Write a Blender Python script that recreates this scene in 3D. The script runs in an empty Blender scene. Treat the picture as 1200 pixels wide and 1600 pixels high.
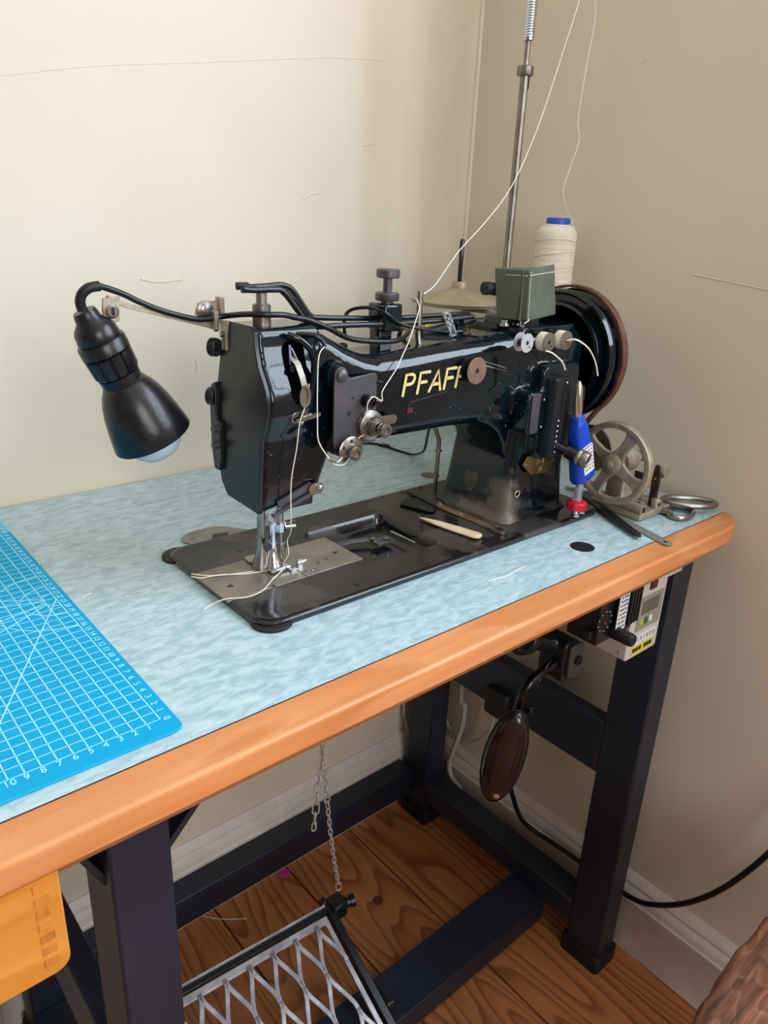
import bpy, bmesh, math, random
from mathutils import Vector, Matrix, Quaternion
random.seed(7)
C = bpy.context.scene.collection
PI = math.pi

# ------------------------------------------------------------------ camera
cam_d = bpy.data.cameras.new('camera')
cam = bpy.data.objects.new('camera', cam_d); C.objects.link(cam)
cam_d.sensor_fit = 'VERTICAL'; cam_d.sensor_height = 24.0
cam_d.lens = 1174.7 / 1600 * 24.0
cam_d.clip_start = 0.02
yaw, pitch, roll = .721302, -.376095, .0451417
_d = Vector((math.sin(yaw)*math.cos(pitch), math.cos(yaw)*math.cos(pitch), math.sin(pitch)))
_r = Vector((math.cos(yaw), -math.sin(yaw), 0)); _u = _r.cross(_d)
_r2 = _r*math.cos(roll) + _u*math.sin(roll); _u2 = -_r*math.sin(roll) + _u*math.cos(roll)
cam.matrix_world = Matrix(((_r2.x, _u2.x, -_d.x, 0), (_r2.y, _u2.y, -_d.y, 0), (_r2.z, _u2.z, -_d.z, 1.113), (0, 0, 0, 1)))
bpy.context.scene.camera = cam

# ------------------------------------------------------------------ sky, window light, exposure
sc = bpy.context.scene
sc.view_settings.view_transform = 'Standard'; sc.view_settings.look = 'None'
sc.view_settings.gamma = 1.0; sc.view_settings.use_curve_mapping = False
sc.view_settings.exposure = 0.0
w = bpy.data.worlds.new('sky'); sc.world = w; w.use_nodes = True
w.node_tree.nodes['Background'].inputs[0].default_value = (.62, .78, 1.0, 1)
w.node_tree.nodes['Background'].inputs[1].default_value = 1.2
def area(name, loc, target, sx, sy, energy, col):
    l = bpy.data.lights.new(name, 'AREA'); l.shape = 'RECTANGLE'; l.size = sx; l.size_y = sy
    l.energy = energy; l.color = col
    o = bpy.data.objects.new(name, l); C.objects.link(o); o.location = loc
    o.rotation_euler = (Vector(target) - Vector(loc)).to_track_quat('-Z', 'Y').to_euler()
    return o
# daylight through the window in the right wall and a second one in the front wall
area('window_daylight', (1.0, -.315, 1.70), (0, -.315, 1.70), 1.10, 1.17, 40, (.77, .88, 1.0))
area('front_window_daylight', (-.20, -2.16, 1.50), (-.20, 0, 1.50), 1.1, 1.2, 38, (1.0, .96, .90))

# ------------------------------------------------------------------ materials
def lin(c):
    c = c/255.0
    return c/12.92 if c <= .04045 else ((c+.055)/1.055)**2.4
def rgb(*c): return (lin(c[0]), lin(c[1]), lin(c[2]), 1)
MATS = {}
def mat(name, col, rough=.5, metal=0, col2=None, nscale=8, stretch=(1,1,1), lo=.35, hi=.65, detail=6,
        bump=0, bscale=60, bstretch=(1,1,1), coat=0, spec=.5, trans=0, alpha=1, ior=1.45, rough2=None, distort=0):
    m = bpy.data.materials.new(name); m.use_nodes = True
    nt = m.node_tree; b = nt.nodes['Principled BSDF']
    b.inputs['Base Color'].default_value = rgb(*col); b.inputs['Roughness'].default_value = rough
    b.inputs['Metallic'].default_value = metal; b.inputs['Coat Weight'].default_value = coat
    b.inputs['Coat Roughness'].default_value = .08
    b.inputs['Specular IOR Level'].default_value = spec; b.inputs['IOR'].default_value = ior
    b.inputs['Transmission Weight'].default_value = trans; b.inputs['Alpha'].default_value = alpha
    tc = nt.nodes.new('ShaderNodeTexCoord')
    if col2:
        mp = nt.nodes.new('ShaderNodeMapping'); mp.inputs['Scale'].default_value = stretch
        nt.links.new(tc.outputs['Object'], mp.inputs[0])
        n = nt.nodes.new('ShaderNodeTexNoise'); n.inputs['Scale'].default_value = nscale; n.inputs['Detail'].default_value = detail
        n.inputs['Distortion'].default_value = distort
        nt.links.new(mp.outputs[0], n.inputs['Vector'])
        r = nt.nodes.new('ShaderNodeValToRGB')
        r.color_ramp.elements[0].position = lo; r.color_ramp.elements[1].position = hi
        r.color_ramp.elements[0].color = rgb(*col); r.color_ramp.elements[1].color = rgb(*col2)
        nt.links.new(n.outputs['Fac'], r.inputs[0]); nt.links.new(r.outputs[0], b.inputs['Base Color'])
        if rough2 is not None:
            mr = nt.nodes.new('ShaderNodeMapRange'); mr.inputs[1].default_value = lo; mr.inputs[2].default_value = hi
            mr.inputs[3].default_value = rough; mr.inputs[4].default_value = rough2
            nt.links.new(n.outputs['Fac'], mr.inputs[0]); nt.links.new(mr.outputs[0], b.inputs['Roughness'])
    if bump:
        mp2 = nt.nodes.new('ShaderNodeMapping'); mp2.inputs['Scale'].default_value = bstretch
        nt.links.new(tc.outputs['Object'], mp2.inputs[0])
        n2 = nt.nodes.new('ShaderNodeTexNoise'); n2.inputs['Scale'].default_value = bscale; n2.inputs['Detail'].default_value = 5
        nt.links.new(mp2.outputs[0], n2.inputs['Vector'])
        bp = nt.nodes.new('ShaderNodeBump'); bp.inputs['Strength'].default_value = bump; bp.inputs['Distance'].default_value = .002
        nt.links.new(n2.outputs['Fac'], bp.inputs['Height']); nt.links.new(bp.outputs[0], b.inputs['Normal'])
    MATS[name] = m
    return m

wall_m = mat('wall_paint', (215, 205, 187), .85, col2=(209, 199, 180), nscale=3, bump=.35, bscale=9)
ceil_m = mat('ceiling_paint', (235, 232, 224), .9)
white_wood = mat('white_gloss_paint', (216, 206, 200), .4, col2=(196, 186, 180), nscale=22, lo=.4, hi=.8, bump=.3, bscale=40)
black_enamel = mat('black_enamel', (5, 10, 17), .09, spec=.58, col2=(8, 28, 36), nscale=9, lo=.4, hi=.75, bump=.10, bscale=40)
black_worn = mat('worn_black_enamel', (20, 20, 22), .16, col2=(60, 56, 53), nscale=11, lo=.555, hi=.60, rough2=.38, coat=.2, bump=.08, bscale=120)
black_satin = mat('black_satin_plate', (25, 28, 31), .32, col2=(19, 23, 27), nscale=20)
black_rubber = mat('black_rubber', (20, 20, 22), .5)
cable_m = mat('black_cable', (14, 15, 19), .35)
plastic_black = mat('black_bakelite', (20, 19, 23), .3, col2=(30, 28, 33), nscale=60, lo=.5, hi=.8, bump=.1, bscale=200)
steel = mat('steel', (168, 164, 160), .28, 1, col2=(140, 136, 132), nscale=40)
plate_steel = mat('plate_steel', (150, 142, 130), .4, .55, col2=(128, 120, 108), nscale=30, bump=.1, bscale=150)
steel_dull = mat('dull_steel', (146, 139, 128), .38, .8, col2=(116, 108, 98), nscale=30, bump=.1, bscale=150)
steel_dark = mat('blued_steel', (74, 72, 78), .3, 1, col2=(52, 50, 56), nscale=40)
gun_metal = mat('gunmetal_plate', (92, 89, 95), .38, .45, col2=(76, 74, 80), nscale=25)
room_wall = mat('far_wall_paint', (150, 142, 130), .9)
nickel = mat('nickel_casting', (176, 165, 146), .42, .4, col2=(136, 125, 106), nscale=45, lo=.35, hi=.75, bump=.25, bscale=220)
brass_m = mat('brass_plate', (146, 124, 82), .4, .85, col2=(110, 92, 58), nscale=50)
chrome = mat('chrome', (210, 212, 218), .12, 1)
gold_paint = mat('gold_lettering', (206, 190, 126), .45)
white_thread = mat('cream_thread', (232, 224, 208), .8, col2=(214, 204, 186), nscale=300, stretch=(1, 1, 6))
thread_m = mat('thread', (226, 220, 206), .8)
leather = mat('brown_leather_belt', (104, 62, 44), .6, col2=(72, 42, 30), nscale=60, bump=.4, bscale=120)
canvas = mat('olive_canvas', (88, 93, 81), .9, col2=(76, 81, 70), nscale=40, bump=.5, bscale=700)
blue_plastic = mat('blue_plastic', (10, 62, 178), .4)
cap_blue = mat('blue_cone_core', (36, 84, 186), .45)
red_plastic = mat('red_plastic', (196, 22, 48), .35)
clear_plastic = mat('clear_plastic', (225, 230, 236), .1, trans=.75, ior=1.4)
label_white = mat('white_sticker', (214, 212, 212), .6)
print_grey = mat('grey_print', (96, 98, 108), .7)
ink = mat('black_print', (24, 24, 26), .7)
yellow_label = mat('yellow_sticker', (214, 196, 40), .6)
yellow_clip = mat('yellow_plastic', (220, 200, 40), .45)
bulb_glass = mat('frosted_bulb', (190, 204, 222), .25, trans=.25, coat=.4)
bone = mat('bone', (222, 205, 172), .45, col2=(200, 178, 142), nscale=60, stretch=(1, .2, 1))
mat_blue = mat('cutting_mat_blue', (0, 160, 208), .6, col2=(0, 154, 202), nscale=5, spec=.25)
mat_line = mat('cutting_mat_print', (160, 226, 244), .6)
frame_m = mat('navy_black_frame_paint', (35, 40, 55), .42, col2=(28, 32, 46), nscale=6, bump=.08, bscale=90)
pad_brown = mat('brown_bakelite', (38, 22, 22), .24, col2=(27, 16, 18), nscale=14, coat=.3)
control_white = mat('white_powder_coat', (196, 188, 182), .45)
grey_panel = mat('grey_panel', (142, 140, 124), .5)
lcd = mat('grey_lcd', (92, 90, 88), .25)
green_key = mat('green_key', (40, 92, 56), .5)
yellow_key = mat('yellow_key', (176, 178, 60), .5)
dark_red = mat('dark_red_rocker', (72, 14, 24), .3)
cable_white = mat('white_cable', (190, 184, 178), .5)
pink_m = mat('pink_scrap', (214, 40, 140), .7)
old_steel_purple = mat('browned_steel', (92, 74, 72), .4, .8, col2=(70, 54, 52), nscale=60)
dish_m = mat('beige_enamel', (160, 146, 120), .4, col2=(142, 128, 104), nscale=30, metal=.15)
cast_iron = mat('bare_cast_iron', (204, 202, 208), .4, .3, col2=(160, 158, 166), nscale=30, bump=.2, bscale=150)
bin_m = mat('pale_grey_plastic', (178, 172, 168), .5)
laminate = mat('aqua_marbled_laminate', (186, 207, 214), .36, col2=(152, 180, 187), nscale=100, stretch=(.55, 1.3, 1), lo=.36, hi=.64, detail=8, distort=.8, spec=.5, bump=.05, bscale=300)
edge_black = mat('dark_laminate_edge', (34, 34, 52), .6)

def casting_paint(patches):
    # black enamel, chipped in tiny specks and worn to bare iron round the given places
    m = black_enamel.copy(); m.name = 'chipped_black_enamel'; nt = m.node_tree; b = nt.nodes['Principled BSDF']; N = nt.nodes.new; LK = nt.links.new
    src = b.inputs['Base Color'].links[0].from_socket
    tc = N('ShaderNodeTexCoord'); n = N('ShaderNodeTexNoise'); n.inputs['Scale'].default_value = 70; n.inputs['Detail'].default_value = 6
    LK(tc.outputs['Object'], n.inputs['Vector'])
    acc = None
    for c, r, sq in patches:
        mp = N('ShaderNodeMapping'); mp.vector_type = 'POINT'
        mp.inputs['Location'].default_value = tuple(-c[i]/(r*sq[i]) for i in range(3)); mp.inputs['Scale'].default_value = tuple(1/(r*sq[i]) for i in range(3))
        LK(tc.outputs['Object'], mp.inputs[0])
        ln = N('ShaderNodeVectorMath'); ln.operation = 'LENGTH'; LK(mp.outputs[0], ln.inputs[0])
        ad = N('ShaderNodeMath'); ad.operation = 'MULTIPLY_ADD'; ad.inputs[1].default_value = 1.5; LK(n.outputs['Fac'], ad.inputs[0]); LK(ln.outputs['Value'], ad.inputs[2])
        mr = N('ShaderNodeMapRange'); mr.inputs[1].default_value = 1.95; mr.inputs[2].default_value = 1.35; LK(ad.outputs[0], mr.inputs[0])
        if acc is None: acc = mr.outputs[0]
        else:
            mx = N('ShaderNodeMath'); mx.operation = 'MAXIMUM'; LK(acc, mx.inputs[0]); LK(mr.outputs[0], mx.inputs[1]); acc = mx.outputs[0]
    mix = N('ShaderNodeMix'); mix.data_type = 'RGBA'; LK(acc, mix.inputs['Factor']); LK(src, mix.inputs['A']); mix.inputs['B'].default_value = rgb(92, 84, 76)
    v = N('ShaderNodeTexNoise'); v.inputs['Scale'].default_value = 330; v.inputs['Detail'].default_value = 1; LK(tc.outputs['Object'], v.inputs['Vector'])
    v2 = N('ShaderNodeTexNoise'); v2.inputs['Scale'].default_value = 14; LK(tc.outputs['Object'], v2.inputs['Vector'])
    sm_ = N('ShaderNodeMath'); sm_.operation = 'MULTIPLY_ADD'; sm_.inputs[1].default_value = .35; LK(v2.outputs['Fac'], sm_.inputs[0]); LK(v.outputs['Fac'], sm_.inputs[2])
    m3 = N('ShaderNodeMapRange'); m3.inputs[1].default_value = .955; m3.inputs[2].default_value = .975; LK(sm_.outputs[0], m3.inputs[0])
    mix2 = N('ShaderNodeMix'); mix2.data_type = 'RGBA'; LK(m3.outputs[0], mix2.inputs['Factor']); LK(mix.outputs['Result'], mix2.inputs['A']); mix2.inputs['B'].default_value = rgb(112, 122, 122)
    LK(mix2.outputs['Result'], b.inputs['Base Color'])
    rr = N('ShaderNodeMapRange'); rr.inputs[3].default_value = .09; rr.inputs[4].default_value = .42; LK(acc, rr.inputs[0]); LK(rr.outputs[0], b.inputs['Roughness'])
    return m
def wood(name, base, mid, dark, axis, rough=.4, ring=22, sx=5, sl=.7, line=.35, coat=0, fleck=0, vary=.12):
    # growth rings: contour lines of a long soft noise field, thin dark lines on pale wood
    m = bpy.data.materials.new(name); m.use_nodes = True
    nt = m.node_tree; b = nt.nodes['Principled BSDF']; b.inputs['Roughness'].default_value = rough
    b.inputs['Coat Weight'].default_value = coat; b.inputs['Coat Roughness'].default_value = .2
    N = nt.nodes.new; LK = nt.links.new
    tc = N('ShaderNodeTexCoord'); mp = N('ShaderNodeMapping'); oi = N('ShaderNodeObjectInfo')
    add = N('ShaderNodeVectorMath'); add.operation = 'MULTIPLY_ADD'; add.inputs[1].default_value = (3.1, 4.7, 2.3)
    cmb = N('ShaderNodeCombineXYZ')
    for i in range(3): LK(oi.outputs['Random'], cmb.inputs[i])
    LK(cmb.outputs[0], add.inputs[0]); LK(tc.outputs['Object'], add.inputs[2])
    s = [sx]*3; s[axis] = sl; mp.inputs['Scale'].default_value = s; LK(add.outputs[0], mp.inputs[0])
    n = N('ShaderNodeTexNoise'); n.inputs['Scale'].default_value = 1.0; n.inputs['Detail'].default_value = 2.0; n.inputs['Roughness'].default_value = .45
    LK(mp.outputs[0], n.inputs['Vector'])
    mu = N('ShaderNodeMath'); mu.operation = 'MULTIPLY'; mu.inputs[1].default_value = ring; LK(n.outputs['Fac'], mu.inputs[0])
    fr = N('ShaderNodeMath'); fr.operation = 'FRACT'; LK(mu.outputs[0], fr.inputs[0])
    r = N('ShaderNodeValToRGB'); e = r.color_ramp.elements
    e[0].position = 0; e[0].color = rgb(*base); e[1].position = 1; e[1].color = rgb(*base)
    q = e.new(1-line); q.color = rgb(*mid); q = e.new(.97-.2*line); q.color = rgb(*dark)
    LK(fr.outputs[0], r.inputs[0])
    mp2 = N('ShaderNodeMapping'); s2 = [160]*3; s2[axis] = 9; mp2.inputs['Scale'].default_value = s2; LK(add.outputs[0], mp2.inputs[0])
    n2 = N('ShaderNodeTexNoise'); n2.inputs['Scale'].default_value = 1; n2.inputs['Detail'].default_value = 4; LK(mp2.outputs[0], n2.inputs['Vector'])
    hs = N('ShaderNodeHueSaturation'); mr = N('ShaderNodeMapRange'); mr.inputs[3].default_value = 1-vary; mr.inputs[4].default_value = 1+vary
    LK(oi.outputs['Random'], mr.inputs[0])
    m2 = N('ShaderNodeMapRange'); m2.inputs[1].default_value = .3; m2.inputs[2].default_value = .7; m2.inputs[3].default_value = 1-fleck; m2.inputs[4].default_value = 1+fleck
    LK(n2.outputs['Fac'], m2.inputs[0])
    mm = N('ShaderNodeMath'); mm.operation = 'MULTIPLY'; LK(mr.outputs[0], mm.inputs[0]); LK(m2.outputs[0], mm.inputs[1])
    LK(mm.outputs[0], hs.inputs['Value']); LK(r.outputs[0], hs.inputs['Color']); LK(hs.outputs[0], b.inputs['Base Color'])
    bp = N('ShaderNodeBump'); bp.inputs['Strength'].default_value = .1; bp.inputs['Distance'].default_value = .0008
    LK(n2.outputs['Fac'], bp.inputs['Height']); LK(bp.outputs[0], b.inputs['Normal'])
    MATS[name] = m
    return m
beech = wood('varnished_beech', (212, 142, 90), (207, 135, 82), (199, 125, 72), 0, .42, ring=7, sx=14, sl=2.5, line=.7, coat=.08, fleck=.08, vary=0)
drawer_wood = wood('golden_beech_drawer', (218, 148, 66), (212, 140, 56), (204, 130, 48), 0, .36, ring=6, sx=10, sl=1.6, line=.7, coat=.2, fleck=.05, vary=0)
chain_m = mat('zinc_chain', (186, 182, 176), .35, .35)
finger_wood = wood('end_grain_beech', (206, 132, 58), (196, 120, 50), (182, 108, 42), 2, .4, fleck=.1)
pine = wood('stained_pine_board', (176, 114, 68), (166, 102, 58), (128, 72, 40), 1, .42, ring=30, sx=5.5, sl=.8, line=.42, coat=.10, fleck=.09, vary=.10)
rough_wood = wood('rough_worn_wood', (140, 94, 70), (124, 80, 58), (104, 64, 46), 0, .75, ring=9, sx=26, sl=10, line=.7, fleck=.6)

# ------------------------------------------------------------------ mesh builder
class MB:
    def __init__(s): s.v = []; s.f = []
    def add(s, vs, fs):
        o = len(s.v); s.v += [Vector(v) for v in vs]; s.f += [tuple(i+o for i in f) for f in fs]; return s
    def box(s, x0, x1, y0, y1, z0, z1):
        return s.add([(x0,y0,z0),(x1,y0,z0),(x1,y1,z0),(x0,y1,z0),(x0,y0,z1),(x1,y0,z1),(x1,y1,z1),(x0,y1,z1)],
                     [(3,2,1,0),(4,5,6,7),(0,1,5,4),(1,2,6,5),(2,3,7,6),(3,0,4,7)])
    def loft(s, rings, cap=True, closed=False):
        o = len(s.v); n = len(rings[0])
        for r in rings: s.v += [Vector(p) for p in r]
        k = len(rings)
        for i in range(k if closed else k-1):
            a = o+i*n; b = o+((i+1) % k)*n
            for j in range(n):
                j2 = (j+1) % n; s.f.append((a+j, a+j2, b+j2, b+j))
        if cap and not closed:
            s.f.append(tuple(o+j for j in range(n))[::-1]); s.f.append(tuple(o+(k-1)*n+j for j in range(n)))
        return s
    def prism(s, poly, ax, a, b):
        # poly: 2D points; ax = extrusion axis; remaining axes in order
        def P(p, t):
            q = list(p); q.insert(ax, t); return q
        return s.loft([[P(p, a) for p in poly], [P(p, b) for p in poly]])
    def cyl(s, p, q, r, r2=None, n=20):
        return s.lathe([(0, r), ((Vector(q)-Vector(p)).length, r if r2 is None else r2)], p, Vector(q)-Vector(p), n)
    def lathe(s, prof, o, ax, n=28, cap=True, arc=None):
        # prof: list of (t, r) along the axis
        ax = Vector(ax).normalized(); o = Vector(o)
        u = ax.orthogonal().normalized(); v = ax.cross(u)
        rings = []
        for t, r in prof:
            r = max(r, 1e-5)
            rings.append([o + ax*t + (u*math.cos(2*PI*j/n) + v*math.sin(2*PI*j/n))*r for j in range(n)])
        return s.loft(rings, cap)
    def tube(s, pts, r, n=8, closed=False, cap=True, smooth=0, flat=None):
        P = [Vector(p) for p in pts]
        if smooth: P = catmull(P, smooth, closed)
        k = len(P); rings = []; prev = None
        rs = r if isinstance(r, (list, tuple)) else None
        for i in range(k):
            if closed: t = P[(i+1) % k]-P[i-1]
            else: t = P[min(i+1, k-1)]-P[max(i-1, 0)]
            t = t.normalized() if t.length > 1e-9 else Vector((0, 0, 1))
            if prev is None:
                u = t.orthogonal().normalized() if flat is None else (Vector(flat)-t*t.dot(Vector(flat))).normalized()
            else:
                u = prev - t*t.dot(prev); u = u.normalized() if u.length > 1e-6 else t.orthogonal().normalized()
            prev = u; v = t.cross(u)
            ri = rs[min(int(i*len(rs)/k), len(rs)-1)] if rs else r
            rings.append([P[i] + u*math.cos(2*PI*j/n)*ri + v*math.sin(2*PI*j/n)*ri for j in range(n)])
        return s.loft(rings, cap, closed)
    def strip(s, pts, wv, hv):
        # rectangular bar swept along pts; wv, hv = half width / half height vectors
        wv = Vector(wv); hv = Vector(hv)
        return s.loft([[Vector(p)+wv+hv, Vector(p)-wv+hv, Vector(p)-wv-hv, Vector(p)+wv-hv] for p in pts])
    def ribbon(s, pts, half, thick, nrm, closed=False):
        # flat band of given half width lying across normal nrm
        P = [Vector(p) for p in pts]; nrm = Vector(nrm); rings = []; k = len(P)
        for i in range(k):
            t = (P[(i+1) % k]-P[i-1]) if closed else (P[min(i+1, k-1)]-P[max(i-1, 0)])
            sd = t.cross(nrm).normalized()*half; h = nrm*thick
            rings.append([P[i]+sd+h, P[i]-sd+h, P[i]-sd, P[i]+sd])
        return s.loft(rings, True, closed)
    def sphere(s, c, r, n=16, sx=1, sy=1, sz=1):
        m = n//2; rings = []
        for i in range(m+1):
            a = -PI/2 + PI*i/m; rr = max(math.cos(a), 1e-4)
            rings.append([(c[0]+r*sx*rr*math.cos(2*PI*j/n), c[1]+r*sy*rr*math.sin(2*PI*j/n), c[2]+r*sz*math.sin(a)) for j in range(n)])
        return s.loft(rings)
    def xf(s, M):
        s.v = [M @ v for v in s.v]; return s
def catmull(P, k, closed=False):
    out = []; n = len(P)
    for i in range(n if closed else n-1):
        p0 = P[i-1] if (i > 0 or closed) else P[0]; p1 = P[i]; p2 = P[(i+1) % n]
        p3 = P[(i+2) % n] if (closed or i+2 < n) else P[n-1]
        for j in range(k):
            t = j/k
            out.append(.5*((2*p1) + (p2-p0)*t + (2*p0-5*p1+4*p2-p3)*t*t + (3*p1-p0-3*p2+p3)*t**3))
    if not closed: out.append(P[-1])
    return out
def rrect(x0, x1, y0, y1, r, k=5):
    out = []
    for cx, cy, a0 in ((x1-r, y1-r, 0), (x0+r, y1-r, PI/2), (x0+r, y0+r, PI), (x1-r, y0+r, 3*PI/2)):
        for i in range(k+1):
            a = a0+PI/2*i/k; out.append((cx+r*math.cos(a), cy+r*math.sin(a)))
    return out
def circ(cx, cy, r, n=24, a0=0, a1=2*PI):
    return [(cx+r*math.cos(a0+(a1-a0)*i/n), cy+r*math.sin(a0+(a1-a0)*i/n)) for i in range(n)]

WO = {}     # world origin of each object (roots are not rotated while building)
def finish(me, ang=38):
    bm = bmesh.new(); bm.from_mesh(me)
    bmesh.ops.recalc_face_normals(bm, faces=bm.faces)
    c = math.cos(math.radians(ang))
    for f in bm.faces: f.smooth = True
    for e in bm.edges:
        if len(e.link_faces) == 2 and e.link_faces[0].normal.dot(e.link_faces[1].normal) < c: e.smooth = False
    bm.to_mesh(me); bm.free()
def obj(name, mb, m, parent=None, bevel=0, ang=38, seg=2):
    v = mb.v
    lo = Vector((min(p.x for p in v), min(p.y for p in v), min(p.z for p in v)))
    hi = Vector((max(p.x for p in v), max(p.y for p in v), max(p.z for p in v)))
    c = (lo+hi)/2
    if parent is None: c.z = lo.z
    me = bpy.data.meshes.new(name)
    me.from_pydata([p-c for p in v], [], mb.f); me.update(); finish(me, ang)
    me.materials.append(m)
    o = bpy.data.objects.new(name, me); C.objects.link(o)
    WO[o.name] = c
    if parent is not None:
        o.parent = parent; o.location = c - WO[parent.name]
    else: o.location = c
    if bevel:
        b = o.modifiers.new('bevel', 'BEVEL'); b.width = bevel; b.segments = seg; b.limit_method = 'ANGLE'
        b.angle_limit = math.radians(40); b.harden_normals = False
    return o
def tag(o, label, cat, group=None):
    o['label'] = label; o['category'] = cat
    if group: o['group'] = group
    return o
def thing(name, label, cat, loc, group=None):
    o = bpy.data.objects.new(name, None); C.objects.link(o); o.location = loc; o.empty_display_size = .02
    WO[o.name] = Vector(loc); return tag(o, label, cat, group)
def struct(name, mb, m, parent=None, bevel=0):
    o = obj(name, mb, m, parent, bevel)
    if parent is None: o['kind'] = 'structure'
    return o
def text(name, body, size, m, parent, origin, xdir, ydir, depth=.0002, align='CENTER', shear=0):
    cu = bpy.data.curves.new(name, 'FONT'); cu.body = body; cu.size = size; cu.extrude = depth
    cu.align_x = align; cu.align_y = 'CENTER'; cu.shear = shear; cu.resolution_u = 3
    t = bpy.data.objects.new(name, cu); C.objects.link(t)
    dg = bpy.context.evaluated_depsgraph_get()
    me = bpy.data.meshes.new_from_object(t.evaluated_get(dg))
    bpy.data.objects.remove(t); bpy.data.curves.remove(cu)
    x = Vector(xdir).normalized(); y = Vector(ydir).normalized(); z = x.cross(y)
    mb = MB(); mb.add([Vector(origin)+x*v.co.x+y*v.co.y+z*v.co.z for v in me.vertices], [tuple(p.vertices) for p in me.polygons])
    bpy.data.meshes.remove(me)
    return obj(name, mb, m, parent)

# ------------------------------------------------------------------ the room
XR, YB, XL, YF, ZC = .934, .896, -2.1, -2.1, 2.5
fl = struct('floor', MB().box(XL, XR, YF, YB, -.06, -.012), frame_m)
me0 = None
x = .4265 - .1455*17; k = 0
while x < XR:
    x1 = min(x+.1455, XR); x0 = max(x, XL)
    if x1-x0 > .01:
        p = obj('plank', MB().box(x0+.0011, x1-.0011, YF, YB, -.014, 0), pine, fl, bevel=.0008, seg=1)
        if x0 < .62 < x1:
            obj('knot', MB().lathe([(0, .0095), (.0006, .0095), (.0009, .006)], (.657, .717, -.0002), (0, 0, 1), 14), mat('knot_wood', (92, 44, 26), .5), p) if x0 < .657 < x1 else None
    x += .1455; k += 1
struct('wall_back', MB().box(XL-.1, XR+.1, YB, YB+.1, -.05, ZC), wall_m)
wy0, wy1, wz0, wz1 = -.95, .32, 1.10, 2.30
struct('wall_right', MB().box(XR, XR+.1, wy1, YB, -.05, ZC).box(XR, XR+.1, YF-.1, wy0, -.05, ZC).box(XR, XR+.1, wy0, wy1, -.05, wz0).box(XR, XR+.1, wy0, wy1, wz1, ZC), wall_m)
struct('ceiling', MB().box(XL-.1, XR+.1, YF-.1, YB+.1, ZC, ZC+.1), ceil_m)
fx0, fx1, fz0, fz1 = -.8, .4, .85, 2.15
struct('wall_front', MB().box(XL-.1, fx0, YF-.1, YF, -.05, ZC).box(fx1, XR, YF-.1, YF, -.05, ZC).box(fx0, fx1, YF-.1, YF, -.05, fz0).box(fx0, fx1, YF-.1, YF, fz1, ZC), room_wall)
struct('wall_left', MB().box(XL-.1, XL, YF, YB, -.05, ZC), room_wall)
def sash(name, P):
    # P(u, t, z): u along the wall, t into the wall
    (u0, u1, z0, z1) = P[0]; f = P[1]; mb = MB()
    um = (u0+u1)/2
    for a, b, c, d in ((u0, u0+.05, z0, z1), (u1-.05, u1, z0, z1), (u0+.05, u1-.05, z0, z0+.05), (u0+.05, u1-.05, z1-.05, z1), (um-.02, um+.02, z0+.05, z1-.05)):
        q = [f(a, .05), f(b, .09)]
        mb.box(min(q[0][0], q[1][0]), max(q[0][0], q[1][0]), min(q[0][1], q[1][1]), max(q[0][1], q[1][1]), c, d)
    struct(name, mb, white_wood)
sash('window_1', ((wy0, wy1, wz0, wz1), lambda u, t: (XR+t, u)))
sash('window_2', ((fx0, fx1, fz0, fz1), lambda u, t: (u, YF-t)))
# skirting: flat board below, ogee moulding on top
def skirt_prof(h):
    return [(0, 0), (.019, 0), (.019, h*.68), (.0205, h*.70), (.0205, h*.73), (.018, h*.745), (.0175, h*.80), (.0155, h*.84), (.011, h*.87),
            (.0105, h*.895), (.012, h*.91), (.009, h*.955), (.004, h*.985), (.003, h), (0, h)]
wb_ = bpy.data.objects['wall_back']
obj('plaster_crack', MB().tube([(.10, YB, 1.190), (.2572, YB, 1.2249), (.3545, YB, 1.2464), (.4661, YB, 1.2648), (.5964, YB, 1.2869), (.6750, YB, 1.2990), (.751, YB, 1.3064)], .00055, 6, smooth=4), wall_m, wb_)
for P in ([(.3866, YB, 1.0300), (.405, YB, 1.0262), (.4228, YB, 1.0270), (.4400, YB, 1.0283)], [(.4520, YB, .928), (.4540, YB, .921), (.4528, YB, .914)], [(.620, YB, 1.128), (.634, YB, 1.135), (.650, YB, 1.137)], [(.600, YB, 1.02), (.618, YB, 1.028)], [(.72, YB, 1.20), (.74, YB, 1.205)]):
    obj('plaster_ridge', MB().tube(P, .0012, 6, smooth=3), wall_m, wb_)
wr_ = bpy.data.objects['wall_right']
for P in ([(XR, .330, .862), (XR, .300, .858), (XR, .262, .858)], [(XR, .318, .905), (XR, .306, .892), (XR, .302, .875)], [(XR, .62, 1.30), (XR, .61, 1.304)], [(XR, .50, 1.06), (XR, .40, 1.05)]):
    obj('plaster_ridge', MB().tube(P, .0008, 6, smooth=3), wall_m, wr_)
struct('baseboard_right', MB().prism([(XR-d, z) for d, z in skirt_prof(.143)], 1, YF, YB-.021), white_wood)
struct('baseboard_back', MB().prism([(YB-d, z) for d, z in skirt_prof(.156)], 0, XL, XR-.0005), white_wood)
# hair crack in the plaster of the corner, a painted seam
struct('trim_1', MB().box(XR-.005, XR-.0002, YB-.005, YB-.0002, .157, ZC), mat('corner_paint', (222, 215, 198), .8))
# ------------------------------------------------------------------ work table
ZT = .78
tb = thing('sewing_table', 'industrial sewing table with pale aqua marbled top, orange beech edge and navy black steel frame', 'table', (.3, .6, 0))
TX0, TX1, TY0, TY1 = -.34, .917, .3890, .893
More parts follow.
